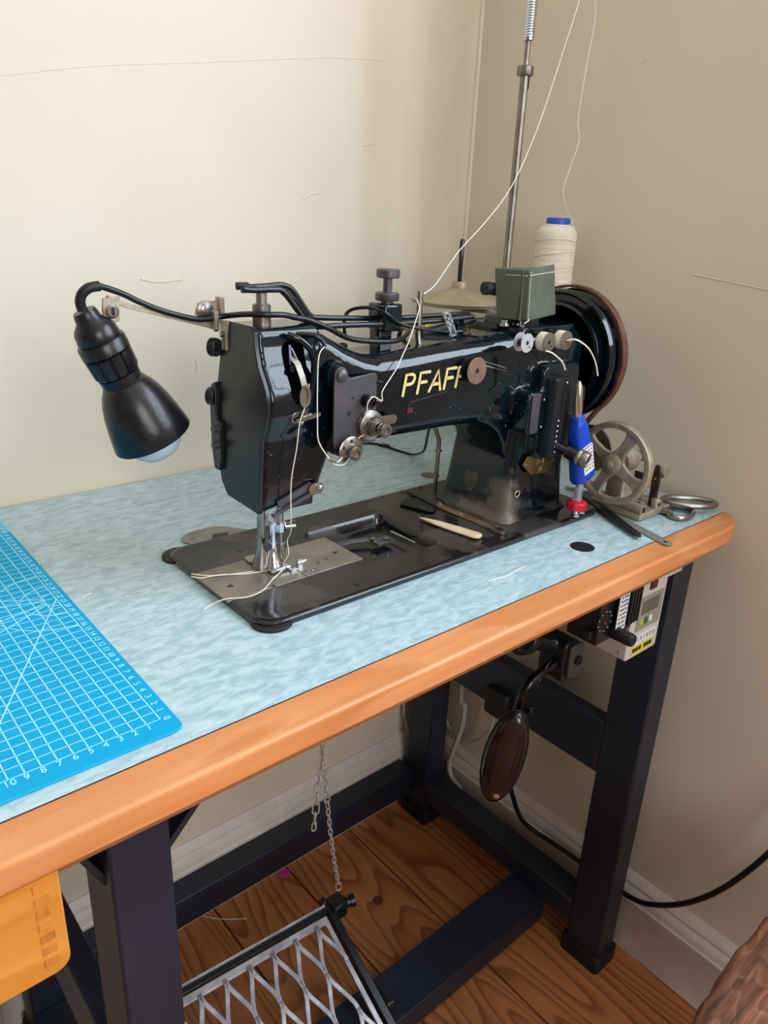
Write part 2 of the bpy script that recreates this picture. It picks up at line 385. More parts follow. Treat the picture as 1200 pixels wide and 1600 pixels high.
# laminate top with a cut-out below the machine bed
top = obj('laminate_top', MB().box(TX0, TX1, TY0, TY1, ZT-.038, ZT), laminate, tb)
hole = obj('cutter', MB().prism(rrect(.2935, .7755, .4805, .6625, .016, 5), 2, ZT-.06, ZT+.02).box(.7815, .7955, .560, .668, ZT-.06, ZT+.02), laminate)
md = top.modifiers.new('cut', 'BOOLEAN'); md.operation = 'DIFFERENCE'; md.object = hole; md.solver = 'EXACT'
me_ = bpy.data.meshes.new_from_object(top.evaluated_get(bpy.context.evaluated_depsgraph_get()))
top.modifiers.clear(); top.data = me_; finish(me_, 40); bpy.data.objects.remove(hole)
obj('edge_line', MB().box(TX0, TX1-.002, TY0-.0014, TY0, ZT-.010, ZT+.0001), edge_black, tb)
# beech edging: broad, nearly flat upper face, upright front, undercut below
prof = [(TY0-.0014, ZT+.0001), (.3600, ZT-.0008), (.3585, ZT-.0014), (.3574, ZT-.0026), (.3570, ZT-.0042), (.3572, ZT-.0205), (.3584, ZT-.0225), (.372, ZT-.0385), (TY0-.0014, ZT-.0385)]
rings = []
R = .050
for i in range(40):
    xx = TX0 + (TX1-R-TX0)*i/39
    rings.append([(xx, y, z) for y, z in prof])
yb = TY0-.0014
for i in range(1, 19):
    a = PI/2*i/18
    rings.append([(TX1-R + R*math.sin(a), yb-(yb-y)*max(math.cos(a), .02), z) for y, z in prof])
obj('beech_edging', MB().loft(rings), beech, tb, ang=9)
# end strip where the laminate meets the wall
def leg(x0, y0):
    l = obj('leg', MB().box(x0, x0+.044, y0, y0+.060, .012, ZT-.040), frame_m, tb, bevel=.003)
    obj('rubber_foot', MB().loft([[(p[0], p[1], z) for p in rrect(x0-g, x0+.044+g, y0-g, y0+.06+g, .006, 3)] for z, g in ((0, .005), (.026, .006), (.029, .005), (.030, .003))]), black_rubber, l)
leg(.842, .398); leg(.120, .398); leg(.842, .798); leg(.120, .798)
def rail(x0, x1, y0, y1, z0, z1): return obj('rail', MB().box(x0, x1, y0, y1, z0, z1), frame_m, tb, bevel=.002)
rail(.842, .886, .458, .798, .056, .100); rail(.120, .164, .458, .798, .056, .100)       # low side rails
rail(.843, .868, .458, .798, .358, .447); rail(.120, .145, .458, .798, .360, .436)       # middle side rails
rail(.164, .842, .836, .876, .052, .108)                                                  # low rear rail
rail(.842, .886, .398, .858, .7385, .7415) ; rail(.120, .164, .398, .858, .7385, .7415)
rail(.164, .842, .506, .578, .018, .060)                                                  # treadle beam
for xa, s in ((.164, 1), (.120, -1)):
    obj('corner_bracket', MB().strip([(xa-.001*s, .424, .672), (xa+(.062 if s > 0 else .03)*s, .424, .7400)], (0, .012, 0), (.0018, 0, -.0018*s)), frame_m, tb)
# plugs and discs set in the top
obj('black_plug', MB().lathe([(-.004, .0135), (.0003, .0135), (.0006, .0125)], (.6715, .4282, ZT), (0, 0, 1), 24), black_rubber, tb)
obj('steel_plug', MB().lathe([(-.004, .013), (.0004, .013), (.0008, .0115)], (.699, .7017, ZT), (0, 0, 1), 24), steel_dull, tb)
obj('brown_plug', MB().lathe([(-.004, .010), (.0004, .010), (.0007, .009)], (.739, .8477, ZT), (0, 0, 1), 24), old_steel_purple, tb)
obj('joint_line', MB().box(.30, .80, .815, .8154, ZT-.004, ZT+.0001), edge_black, tb)
obj('cable_box', MB().box(.826, .8425, .622, .668, .352, .402), black_rubber, tb, bevel=.004)
# drawer hanging below the left end
dr = obj('drawer', MB().prism([(-.30, .757), (-.30, .676)] + [(.0805-.010+.010*math.sin(a), .676+.010-.010*math.cos(a)) for a in [PI/2*i/6 for i in range(7)]] + [(.0805, .757)], 1, .362, .72), drawer_wood, tb, bevel=.0015)
for i in range(7):
    z = .7475 - i*.0098
    obj('finger_joint', MB().box(.0655, .0735, .3614, .3660, z-.0030, z+.0030), finger_wood, dr)
# ------------------------------------------------------------------ sewing machine
YC = .566; BZ = .787
sm = thing('sewing_machine', 'black vintage industrial sewing machine with gold maker lettering on its arm', 'sewing machine', (.54, .57, ZT))
# bed with a sunken pocket
bed_pts = rrect(.290, .779, .477, .666, .019, 6)
def ins(p, d): return [(.5345+(x-.5345)*(1-d/.2445), .5715+(y-.5715)*(1-d/.0945)) for x, y in p]
bed = obj('bed', MB().loft([[(x, y, z) for x, y in ins(bed_pts, d)] for z, d in ((ZT-.03, .0045), (ZT+.0003, .0045), (ZT+.0004, .0005), (ZT+.002, 0), (ZT+.0052, 0), (ZT+.0068, .0016), (BZ+.0004, .004), (BZ, .0062))]), black_worn, sm, ang=50)
cut = MB().loft([[(x, y, z) for x, y in rrect(.428-e, .5375+e, .5185-e, .6185+e, .010+e, 5)] for z, e in ((BZ-.012, -.002), (BZ-.003, 0), (BZ+.002, .004))])
cut2 = MB().loft([[(x, y, z) for x, y in rrect(.286, .44, .5325, .5995, .0005, 1)] for z in (BZ-.0014, BZ+.003)])
def cutter(target, mb):
    c = obj('cutter', mb, black_worn)
    md = target.modifiers.new('cut', 'BOOLEAN'); md.operation = 'DIFFERENCE'; md.object = c; md.solver = 'EXACT'
    dg = bpy.context.evaluated_depsgraph_get(); me = bpy.data.meshes.new_from_object(target.evaluated_get(dg))
    target.modifiers.remove(md); old = target.data; target.data = me; bpy.data.meshes.remove(old); finish(me, 40)
    cm = c.data; bpy.data.objects.remove(c); bpy.data.meshes.remove(cm)
cutter(bed, cut); cutter(bed, cut2)
# loose lever and shuttle parts at the bottom of the pocket
obj('pocket_lever', MB().strip([(.440, .585, BZ-.006), (.468, .585, BZ-.006), (.490, .576, BZ-.0055)], (0, .004, 0), (0, 0, .0012)).box(.486, .508, .560, .574, BZ-.0075, BZ-.0045), gun_metal, sm, bevel=.0005)
obj('pocket_screw', MB().lathe([(0, .0035), (.003, .0035), (.0036, .002)], (.502, .563, BZ-.0048), (0, 0, 1), 14).lathe([(0, .0033), (.003, .0033), (.0036, .002)], (.489, .571, BZ-.0048), (0, 0, 1), 14), steel, sm)
obj('pocket_spring', MB().tube([(.520, .578, BZ-.004), (.521, .538, BZ-.004)], .0013, 6), steel, sm)
# rubber corner cushions
for x, y in ((.3035, .6560), (.3065, .4895)):
    obj('corner_cushion', MB().lathe([(0, .0185), (.0024, .0185), (.0034, .0172)], (x, y, ZT+.0002), (0, 0, 1), 28), black_rubber, sm)
# needle plates
slide = obj('slide_plate', MB().box(.2885, .3735, .5330, .5990, BZ-.0013, BZ+.0006), plate_steel, sm, bevel=.0004)
obj('plate_notch', MB().prism([(.3005, .5575), (.3075, .5540), (.3075, .5615)], 2, BZ+.0004, BZ+.00075), black_satin, slide)
obj('plate_notch', MB().box(.336, .339, .5328, .5370, BZ+.0004, BZ+.0008), black_satin, slide)
npl = obj('needle_plate', MB().box(.3740, .4430, .5330, .5990, BZ-.0013, BZ+.0009), plate_steel, sm, bevel=.0004)
obj('plate_notch', MB().prism([(.4325, .5605), (.4265, .5570), (.4265, .5640)], 2, BZ+.0007, BZ+.0011), black_satin, npl)
for x, y in ((.400, .551), (.412, .553)): obj('plate_hole', MB().lathe([(0, .0014), (.0003, .0014)], (x, y, BZ+.0008), (0, 0, 1), 10), black_satin, npl)
obj('plate_screw', MB().lathe([(0, .0028), (.0006, .0028), (.001, .0022)], (.378, .5428, BZ+.0006), (0, 0, 1), 12).lathe([(0, .0026), (.0006, .0026), (.001, .0022)], (.386, .542, BZ+.0006), (0, 0, 1), 12), steel, npl)
for x, y in ((.4035, .4925), (.404, .610), (.352, .621)): obj('bed_hole', MB().lathe([(0, .0026), (.0004, .0026)], (x, y, BZ-.0001), (0, 0, 1), 12), black_satin, sm)

# body casting: head, arm and column blended into one surface
hp_front = [(.8600, .5400), (.9040, .5372), (.9280, .5344), (.9400, .5290), (.9520, .5250), (.9640, .5236), (.9730, .5255), (.9820, .5305), (.9910, .5365), (1.0060, .5409), (1.0190, .5420)]
hp_back = [(1.0215, .5480), (1.0215, .5930), (.9890, .5990), (.9650, .6055), (.9280, .6080), (.8880, .6075), (.8730, .6040), (.8620, .5940)]
def head_ring(x, lift, bul):
    return [(x, .5400+(y-.5400)*bul, z+lift*max(0, (.93-z)/.07)) for z, y in hp_front] + [(x, y, z+lift*max(0, (.93-z)/.07)) for z, y in hp_back]
body = MB()
body.loft([head_ring(.3305, 0, 1), head_ring(.352, .004, 1), head_ring(.372, .008, .75), head_ring(.388, .010, .4), [(x-max(0, min(1, (.900-z)/.030))*.016-max(0, (z-.985)/.035)*.014, y, z) for x, y, z in head_ring(.4045, .012, .2)]])
def arm_ring(x, y0, y1, z0, z1, r):
    return [(x, y, z) for y, z in rrect(y0, y1, z0, z1, r, 6)]
body.loft([arm_ring(*a) for a in ((.388, .538, .602, .905, 1.0190, .014), (.402, .536, .602, .9065, 1.0120, .016), (.418, .5325, .602, .908, 1.0030, .018), (.436, .5300, .602, .908, .9950, .018), (.455, .5295, .602, .908, .9905, .018),
    (.50, .5290, .603, .9075, .9925, .018), (.56, .5285, .604, .907, .9965, .018), (.61, .527, .606, .905, .9995, .018), (.65, .522, .610, .896, 1.0030, .020), (.68, .514, .614, .885, 1.0045, .020), (.715, .510, .616, .875, 1.0045, .020), (.742, .512, .614, .872, 1.0015, .020))])
def col_ring(z, x0, x1, y0, y1, r):
    return [(x, y, z) for x, y in rrect(x0, x1, y0, y1, r, 6)]
body.loft([col_ring(*a) for a in ((BZ, .628, .752, .505, .628, .014), (BZ+.004, .633, .748, .509, .624, .014), (BZ+.010, .636, .746, .512, .621, .014), (.84, .641, .745, .515, .618, .016), (.88, .646, .744, .516, .617, .018), (.92, .650, .744, .516, .617, .02))])
# fillet below the arm
body.prism([(.598, .909), (.614, .903), (.628, .893), (.638, .879), (.644, .862), (.650, .850), (.700, .850), (.700, .915), (.598, .915)], 1, .5285, .604)
body.cyl((.735, YC, .962), (.758, YC, .962), .036, .034, 32)
# raised block that carries the stitch regulator, ledge beside it
body.loft([[(x, y, z) for x, z in rrect(.640, .744, .893, .942, .008, 4)] for y in (.520, .500)])
body.loft([[(x, y, z) for x, z in rrect(.662, .728, .862, .968, .010, 4)] for y in (.520, .501)])
case = obj('body_casting', body, black_enamel, sm)
rm = case.modifiers.new('blend', 'REMESH'); rm.mode = 'VOXEL'; rm.voxel_size = .0016; rm.use_smooth_shade = True
smo = case.modifiers.new('soften', 'SMOOTH'); smo.factor = .5; smo.iterations = 14
dg = bpy.context.evaluated_depsgraph_get(); me = bpy.data.meshes.new_from_object(case.evaluated_get(dg))
case.modifiers.clear(); old = case.data; case.data = me; bpy.data.meshes.remove(old)
for p in me.polygons: p.use_smooth = True
cw = WO[case.name]
me.materials[0] = casting_paint([(Vector(c)-cw, r, s) for c, r, s in (((.637, .514, .800), .032, (.62, 1, 1.35)), ((.635, .545, .790), .026, (1, 1.6, .6)))])
def carve(mb):
    c = obj('cutter', mb, black_enamel)
    md = case.modifiers.new('cut', 'BOOLEAN'); md.operation = 'DIFFERENCE'; md.object = c; md.solver = 'EXACT'
    dg = bpy.context.evaluated_depsgraph_get(); m2 = bpy.data.meshes.new_from_object(case.evaluated_get(dg))
    case.modifiers.clear(); o2 = case.data; case.data = m2; bpy.data.meshes.remove(o2)
    cm = c.data; bpy.data.objects.remove(c); bpy.data.meshes.remove(cm); finish(m2, 50)
# slot of the take-up lever in the head
carve(MB().loft([[(x, y, z) for x, z in rrect(.3515, .3745, .9600, 1.0110, .009, 5)] for y in (.5150, .5600)]))
# oval trough on the arm side of the head
# face plate on the left end
fp = [(z, y-.0012) for z, y in hp_front] + [(z+.0012 if z > 1 else z, y) for z, y in hp_back]
obj('face_plate', MB().loft([[(x, y, z) for z, y in fp] for x in (.3255, .3302)]), black_satin, sm, bevel=.0008)
# rear hinge strip and its screws on the face plate
hs_ = obj('hinge_strip', MB().prism([(.6010, .885), (.6095, .885), (.6135, .905), (.6135, .950), (.6095, .965), (.6030, .968), (.6030, .935), (.5965, .931), (.5965, .898)], 0, .3215, .3262), black_satin, sm, bevel=.0008)
for z in (.9255, .9105):
    obj('slotted_screw', MB().lathe([(0, .0038), (.005, .0038), (.0058, .0028)], (.3215, .6005, z), (-1, 0, 0), 16), gun_metal, hs_)
for z, y in ((.9985, .6010), (.9535, .6080)):
    k = obj('thumb_screw', MB().lathe([(0, .0035), (.006, .0035), (.006, .0075), (.007, .0082), (.013, .0082), (.014, .0072)], (.3285, y-.0060, z), (-.55, .83, 0), 20), black_satin, sm)
br_ = obj('forked_bracket', MB().prism([(.5795, 1.0235), (.5945, 1.0235), (.5910, 1.0120), (.5905, .9985), (.5882, .9985), (.5878, 1.0085), (.5852, 1.0085), (.5850, .9985), (.5826, .9985), (.5822, 1.0120)], 0, .3232, .3255), nickel, sm, bevel=.0004)
obj('bracket_screw', MB().lathe([(0, .0028), (.0025, .0028), (.003, .002)], (.3232, .5867, 1.0120), (-1, 0, 0), 14), steel, br_)
obj('bracket_lug', MB().lathe([(0, .003), (.004, .003)], (.330, .596, .868), (-1, 0, 0), 12), steel, sm)

# needle bar head, presser bar, foot
nb = obj('needle_bar_sleeve', MB().lathe([(0, .0078), (.017, .0078), (.018, .0068), (.018, .0045), (.030, .0045)], (.3490, YC, 1.0205), (0, 0, 1), 24), steel_dull, sm)
obj('needle_bar', MB().lathe([(0, .0034), (.056, .0034), (.056, .0052), (.066, .0052), (.066, .0030), (.072, .0024)], (.3640, YC-.002, .870), (0, 0, -1), 18), steel, sm)
obj('presser_bar', MB().lathe([(0, .0040), (.034, .0040), (.040, .0038), (.050, .0038)], (.3470, YC+.004, .868), (0, 0, -1), 18), steel, sm)
nc = obj('needle_clamp', MB().lathe([(0, .0058), (.008, .0058), (.009, .0045)], (.3640, YC-.002, .8350), (0, 0, -1), 20).cyl((.3640, YC-.002, .831), (.3745, YC-.006, .831), .0032, n=14), chrome, sm)
obj('clamp_screw', MB().lathe([(0, .0046), (.004, .0046), (.0045, .0036)], (.3740, YC-.0058, .831), (.93, -.36, 0), 16), steel, nc)
foot = obj('presser_foot', MB().loft([[(.3575+a*math.cos(t), YC+.001+b*math.sin(t), z) for t in [2*PI*i/18 for i in range(18)]] for z, a, b in ((.836, .0042, .0040), (.824, .0040, .0038), (.812, .0046, .0044), (.803, .0062, .0060), (.797, .0085, .0085), (.7925, .0098, .0105))])
    .prism([(.3475, .5535), (.3695, .5535), (.3695, .5600), (.3655, .5600), (.3655, .5720), (.3695, .5720), (.3695, .5790), (.3475, .5790)], 2, .7895, .7925), chrome, sm, bevel=.0004)
obj('foot_heel', MB().loft([[(.3470+a*math.cos(t), YC+.005+b*math.sin(t), z) for t in [2*PI*i/16 for i in range(16)]] for z, a, b in ((.822, .0042, .0042), (.812, .0045, .0045), (.802, .0068, .006), (.794, .0095, .0075), (.7895, .0100, .0080))]), steel, foot)
obj('foot_screw', MB().cyl((.352, YC+.002, .818), (.3455, YC-.009, .818), .0032, n=14).cyl((.3455, YC-.009, .818), (.344, YC-.0115, .818), .0042, n=14), gun_metal, foot)
obj('needle', MB().lathe([(0, .0010), (.030, .0009), (.036, .0002)], (.3640, YC-.003, .824), (0, 0, -1), 8), steel, sm)
obj('feed_dog', MB().box(.3665, .3745, .548, .5525, BZ, BZ+.0030), chrome, sm, bevel=.0003)
obj('edge_guide_clip', MB().box(.3765, .3815, .5510, .5540, BZ+.0008, BZ+.009).cyl((.376, .5525, .7935), (.386, .5525, .7935), .0018, n=10), chrome, sm)
obj('foot_spring_plate', MB().strip([(.352, .602, BZ+.0015), (.350, .590, BZ+.0020), (.352, .576, BZ+.0045)], (.0065, 0, 0), (0, 0, .0006)), nickel, sm)
# guard and thread bar at the foot of the head
gb = obj('head_guard', MB().strip([(.345, .5375, .8660), (.381, .5375, .8780)], (0, .0012, 0), (-.0010, 0, .0030)).strip([(.337, .5345, .8575), (.378, .5345, .8700)], (0, .0012, 0), (-.0008, 0, .0016)), gun_metal, sm)
obj('guard_eye', MB().tube([(.3360+.0050*math.cos(a), .5345, .8565+.0050*math.sin(a)) for a in [2*PI*i/18 for i in range(18)]], .0013, 6, closed=True), steel, gb)
obj('guard_tab', MB().loft([[(x, y, z) for x, z in rrect(.3765, .3925, .8690, .8800, .005, 5)] for y in (.5335, .5352)]), steel, gb)
obj('guard_screw', MB().sphere((.3880, .5330, .8760), .0036, 12), chrome, gb)
obj('under_head_block', MB().box(.3560, .3880, .5430, .5640, .8560, .8760), black_enamel, sm, bevel=.002)
# take-up lever
tl = obj('take_up_lever', MB().ribbon([(.3585, .5365, .9990), (.3605, .5300, .9930), (.3620, .5255, .9830), (.3635, .5235, .9740)], .0028, .0015, (0, -1, 0)).ribbon([(.3635+.0045*math.cos(a)*1.0, .5228, .9660+.0085*math.sin(a)) for a in [2*PI*i/20 for i in range(20)]], .0012, .0014, (0, -1, 0), closed=True)
    .prism([(.3635+.0040*math.cos(a), .9660+.0080*math.sin(a)) for a in [2*PI*i/16 for i in range(16)]], 1, .5225, .5232), steel_dull, sm)
obj('take_up_link', MB().strip([(.3575, .537, 1.008), (.3560, .533, .991)], (.0012, 0, 0), (0, .0010, 0)).cyl((.356, .536, .989), (.356, .529, .989), .0032, n=12).strip([(.3585, .5360, 1.006), (.3645, .5290, .9880)], (.0008, 0, 0), (0, .0008, 0)), steel_dark, sm)
# ridge cover over the slot and thread eyelet arm
obj('slot_ridge', MB().tube([(.3560, .5380, 1.0160), (.3640, .5330, 1.0130), (.3730, .5310, 1.0060), (.3775, .5300, .9960), (.3785, .5300, .9850), (.3765, .5310, .9740), (.3735, .5320, .9640)], .0030, 10, smooth=5), black_enamel, sm)
obj('thread_horn', MB().tube([(.3690, .5420, 1.0150), (.3790, .5330, 1.0150), (.3850, .5285, 1.0110), (.3865, .5255, 1.0060)], [.0024, .0024, .0022, .0018], 10, smooth=5), steel_dark, sm)
tg = obj('thread_guide', MB().strip([(.3565, .5265, .9440), (.3825, .5265, .9475)], (0, .0012, 0), (0, 0, .0018)).box(.3640, .3740, .5265, .5400, .9455, .9495), steel, sm)
obj('guide_loop', MB().tube([(.3572+.0042*math.cos(a), .5262, .9470+.0042*math.sin(a)) for a in [PI/2+PI*i/10 for i in range(11)]]+[(.3720, .5262, .9448), (.3820, .5262, .9470)], .0011, 6), steel, tg)
obj('guide_screw', MB().sphere((.3640, .5285, .9415), .0030, 12), steel, tg)
# tension assembly
R_ = .0
tp = [(.3960, .9200), (.3980, .9130), (.4450, .9130), (.4450, .9740), (.4445, .9768), (.4420, .9785), (.4150, .9765), (.4125, .9775), (.4105, .9800)] + circ(.4035, .9800, .0072, 12, .3, PI+.45) + [(.3960, .9720)]
plate = obj('tension_plate', MB().prism(tp, 1, .5235, .5262), gun_metal, sm, bevel=.0006)
obj('plate_screw', MB().lathe([(0, .0058), (.002, .0058), (.0035, .0045), (.0042, .0015)], (.4035, .5237, .9800), (0, -1, 0), 22), gun_metal, plate)
obj('screw_washer', MB().lathe([(0, .0082), (.0016, .0082)], (.4035, .5290, .9800), (0, -1, 0), 22), black_satin, plate)
obj('plate_boss', MB().lathe([(0, .013), (.006, .0115)], (.4035, .5345, .9790), (0, -1, 0), 24), black_enamel, sm)
for x, z, r in ((.4130, .9445, .0022), (.4165, .9580, .0012)): obj('plate_hole', MB().lathe([(0, r), (.0004, r)], (x, .5236, z), (0, -1, 0), 12), black_rubber, plate)
obj('plate_stud', MB().sphere((.4405, .5230, .9470), .0015, 10), steel, plate)
gp = obj('guide_post', MB().lathe([(0, .0060), (.003, .0060), (.003, .0048), (.006, .0048), (.006, .0058), (.009, .0058), (.0096, .0042), (.008, .0040)], (.4315, .5235, .9545), (0, -1, 0), 22), steel_dark, plate)
obj('post_finger', MB().tube([(.4345, .5160, .9555), (.4430, .5150, .9545), (.4440, .5150, .9530)], .0012, 7), steel, gp)
obj('check_wire', MB().tube([(.4445, .5230, .9700), (.4490, .5215, .9695), (.4515, .5205, .9660), (.4520, .5205, .9560), (.4515, .5210, .9450)], .0009, 6, smooth=4), steel_dark, plate)
td = obj('tension_disc', MB().lathe([(0, .0115), (.0008, .0138), (.0016, .0138), (.0022, .012), (.003, .012), (.0036, .0138), (.0046, .0138), (.0056, .0105), (.006, .0085)], (.4360, .5232, .9310), (0, -1, 0), 32), steel, sm)
sp = []
for i in range(85):
    a = 2*PI*i/17; r = .0094-.0040*i/84
    sp.append((.4360+r*math.cos(a), .5172-.0105*i/84, .9310+r*math.sin(a)))
obj('tension_spring', MB().tube(sp, .0009, 6), steel, td)
obj('tension_stud', MB().lathe([(0, .0040), (.016, .0040)], (.4360, .5190, .9310), (0, -1, 0), 14), steel_dark, td)
obj('tension_knob', MB().lathe([(0, .0046), (.002, .0058), (.0085, .0066), (.0095, .0060), (.0095, .0030), (.008, .0028)], (.4360, .5060, .9310), (0, -1, 0), 24), steel, td)
obj('release_tab', MB().loft([[(x, y, z) for x, z in rrect(.4440, .4680, .9290, .9375, .004, 4)] for y in (.5195, .5210)]), steel, td)
ld = obj('lower_guide_disc', MB().lathe([(0, .0125), (.0018, .0135), (.0024, .0125)], (.4090, .5160, .9120), (0, -1, 0), 32), steel, sm)
for a in (.2, 1.6, 2.7, 3.9, 5.2):
    obj('disc_hole', MB().lathe([(0, .0016), (.0003, .0016)], (.4090+.0094*math.cos(a), .5136, .9120+.0094*math.sin(a)), (0, -1, 0), 10), black_rubber, ld)
obj('guide_knob', MB().lathe([(0, .0066), (.001, .0070), (.0075, .0066), (.0085, .0058), (.0085, .0030), (.007, .0028)], (.4090, .5136, .9120), (0, -1, 0), 24), steel, ld)
obj('guide_stem', MB().lathe([(0, .0095), (.004, .0095), (.004, .0080), (.0075, .0080), (.0075, .0092), (.010, .0092), (.010, .0060), (.018, .0060)], (.4060, .5360, .9140), (.12, -1, -.08), 22), old_steel_purple, ld)
obj('thread_hook', MB().tube([(.3980, .5130, .9080), (.3910, .5115, .9050), (.3830, .5115, .9085), (.3850, .5120, .9120)], .0010, 6, smooth=4), steel, ld)
obj('arm_peg', MB().cyl((.4170, .5430, .9905), (.4360, .5430, .9905), .0042, n=16), black_enamel, sm)

# maker lettering: raised gold strokes on the arm front, sloping with the arm
LY = .5284; lx0, lz0, ls = .4815, .9520, .0205
def L(u, v): return (lx0 + u*.0205 + v*.0035, LY, lz0 + v*.0195 + u*.0003)
glyph = {'P': ([[(0, 0), (0, 1), (.38, 1), (.52, .93), (.58, .78), (.52, .60), (.38, .52), (.06, .52)]], .92),
         'F': ([[(0, 0), (0, 1), (.60, 1)], [(.04, .52), (.48, .52)]], .82),
         'A': ([[(-.05, 0), (.36, 1), (.70, 0)], [(.12, .32), (.56, .32)]], .96)}
u = 0
for ch in 'PFAFF':
    st, adv = glyph[ch]; mb = MB()
    for s in st:
        pts = [L(u+a, b) for a, b in s]
        mb.ribbon(pts, .00155, .0007, (0, -1, 0))
        for q in (pts[0], pts[-1]): mb.lathe([(-.0002, .00154), (.00066, .00154)], q, (0, -1, 0), 10)
    obj('letter_'+ch.lower(), mb, gold_paint, sm); u += adv
# faded decal below the lettering, oil hole
dec = obj('faded_decal', MB().box(.4885, .4960, .5279, .5286, .9335, .9385).box(.4905, .4945, .5275, .5286, .9352, .9368), mat('faded_red_decal', (84, 30, 28), .5), sm)
obj('decal_line', MB().ribbon([(.4890, .5282, .9400), (.4910, .5282, .9440), (.5230, .5280, .9475), (.5420, .5280, .9495)], .0003, .0003, (0, -1, 0)), gun_metal, dec)
obj('oil_hole', MB().lathe([(0, .0042), (.0010, .0042), (.0010, .0024), (.0002, .0022)], (.6190, .5255, .9300), (0, -1, 0), 18), steel_dark, sm)
# regulator parts on the column
rb = obj('regulator_plate', MB().loft([[(x, y, z) for x, z in rrect(.6450, .6600, .8955, .9400, .003, 3)] for y in (.4985, .5010)]), gun_metal, sm, bevel=.0005)
fb = obj('fixed_block', MB().loft([[(x, y, z) for x, z in rrect(.6590, .6640, .8970, .9390, .002, 3)] for y in (.4970, .5005)]), black_enamel, sm)
for z in (.933, .9025): obj('block_screw', MB().sphere((.6615, .4968, z), .0016, 10), steel, fb)
rs_ = MB().loft([[(x, y, z) for x, z in rrect(.6690+e, .6985-e, .8660+e, .9565-e, .004, 4)] for y, e in ((.510, 0), (.4905, 0), (.4885, .0012))])
rg = obj('stitch_regulator', rs_, black_satin, sm)
obj('regulator_slot', MB().loft([[(x, y, z) for x, z in rrect(.6835, .6900, .8740, .9450, .003, 5)] for y in (.4880, .4892)]), black_rubber, rg)
obj('regulator_screw', MB().sphere((.6870, .4882, .9505), .0018, 10), steel, rg)
obj('regulator_screw', MB().lathe([(0, .0036), (.0012, .0036)], (.6945, .4890, .8860), (0, -1, 0), 14), black_rubber, rg)
for i in range(7):
    obj('scale_mark', MB().box(.6800, .6818, .4881, .4886, .8720+i*.0060, .8738+i*.0060), label_white, rg)
kn = obj('regulator_lever', MB().lathe([(0, .0052), (.014, .0056), (.014, .0078), (.026, .0082)], (.6850, .4905, .8790), (.30, -.90, -.28), 24), steel_dark, sm)
kd = Vector((.30, -.90, -.28)).normalized(); kp = Vector((.6850, .4905, .8790)) + kd*.026
obj('knurled_knob', MB().loft([[tuple(kp + kd*t + (kd.orthogonal().normalized()*math.cos(2*PI*j/40) + kd.cross(kd.orthogonal().normalized())*math.sin(2*PI*j/40))*(r + (.0005 if j % 2 and g else 0))) for j in range(40)] for t, r, g in ((0, .0086, 0), (.001, .0094, 1), (.004, .0094, 1), (.005, .0089, 0), (.006, .0094, 1), (.013, .0094, 1), (.014, .0086, 0), (.014, .0068, 0), (.008, .0062, 0))]), steel_dull, kn, ang=60)
bp_ = obj('brass_plate', MB().prism([(.6535, .8555), (.6610, .8650), (.7035, .8635), (.7105, .8550), (.7105, .8500), (.7020, .8390), (.6700, .8415)], 1, .5085, .5105), brass_m, sm, bevel=.0003)
for x, z in ((.6580, .8555), (.7065, .8545)): obj('plate_rivet', MB().sphere((x, .5084, z), .0015, 10), steel, bp_)
obj('stamped_mark', MB().box(.6780, .6795, .5081, .5086, .8530, .8590).box(.6815, .6860, .5081, .5086, .8550, .8560).box(.6880, .6900, .5081, .5086, .8530, .8585).box(.6830, .6840, .5081, .5086, .8440, .8495).box(.6860, .6880, .5081, .5086, .8440, .8490), mat('stamped_brass', (186, 168, 120), .5, .5), bp_)
for x, z, y in ((.7060, .8430, .5145), (.6545, .8200, .5135)):
    obj('oil_eyelet', MB().lathe([(0, .0046), (.0008, .0046), (.0012, .0038), (.0008, .0030), (0, .0030)], (x, y, z), (0, -1, 0), 20), mat('pale_brass', (196, 188, 160), .35, .7), sm)
obj('casting_screw', MB().lathe([(0, .0026), (.0012, .0026)], (.6700, .5138, .8210), (0, -1, 0), 12), black_satin, sm)
hp_ = [(.5720, .8090), (.5655, .8160), (.5612, .8235), (.5608, .8300), (.5640, .8340), (.5685, .8345), (.5720, .8305), (.5760, .8335), (.5805, .8325), (.5832, .8285), (.5825, .8225), (.5780, .8150)]
obj('worn_heart_mark', MB().loft([[(.636+(z-.797)*.1163+d, y, z) for y, z in hp_] for d in (-.0005, .0008)]), mat('bare_iron_patch', (84, 77, 69), .4, .3, col2=(64, 60, 55), nscale=90), sm)
# top cover plate of the column
tc_ = obj('top_cover', MB().loft([[(x, y, z) for x, y in rrect(.640, .738, .519+e, .607-e, .012, 5)] for z, e in ((1.0005, 0), (1.0060, 0), (1.0070, .001))]), black_enamel, sm)
obj('cover_lug', MB().loft([[(x, y, z) for x, y in rrect(.652+e, .700-e, .538+e, .592-e, .010, 5)] for z, e in ((1.006, 0), (1.0125, .001), (1.014, .003))]), black_enamel, tc_)
obj('cover_screw', MB().lathe([(0, .0052), (.003, .0052), (.003, .0036), (.0068, .0036), (.0074, .0028)], (.6440, .5480, 1.0060), (0, 0, 1), 18), chrome, tc_)
obj('cover_screw', MB().lathe([(0, .0045), (.004, .0045), (.0046, .0035)], (.6420, .603, 1.0060), (0, 0, 1), 18), brass_m, tc_)
obj('oil_cap', MB().lathe([(-.006, .0105), (.0015, .0105), (.0015, .0085), (.0005, .008)], (.602, .548, .9980), (0, 0, 1), 24), steel_dark, sm)
obj('oil_cap', MB().lathe([(-.006, .0065), (.0022, .0065), (.0022, .0052), (.001, .005)], (.4280, .5580, .9985), (0, 0, 1), 22), steel_dark, sm)
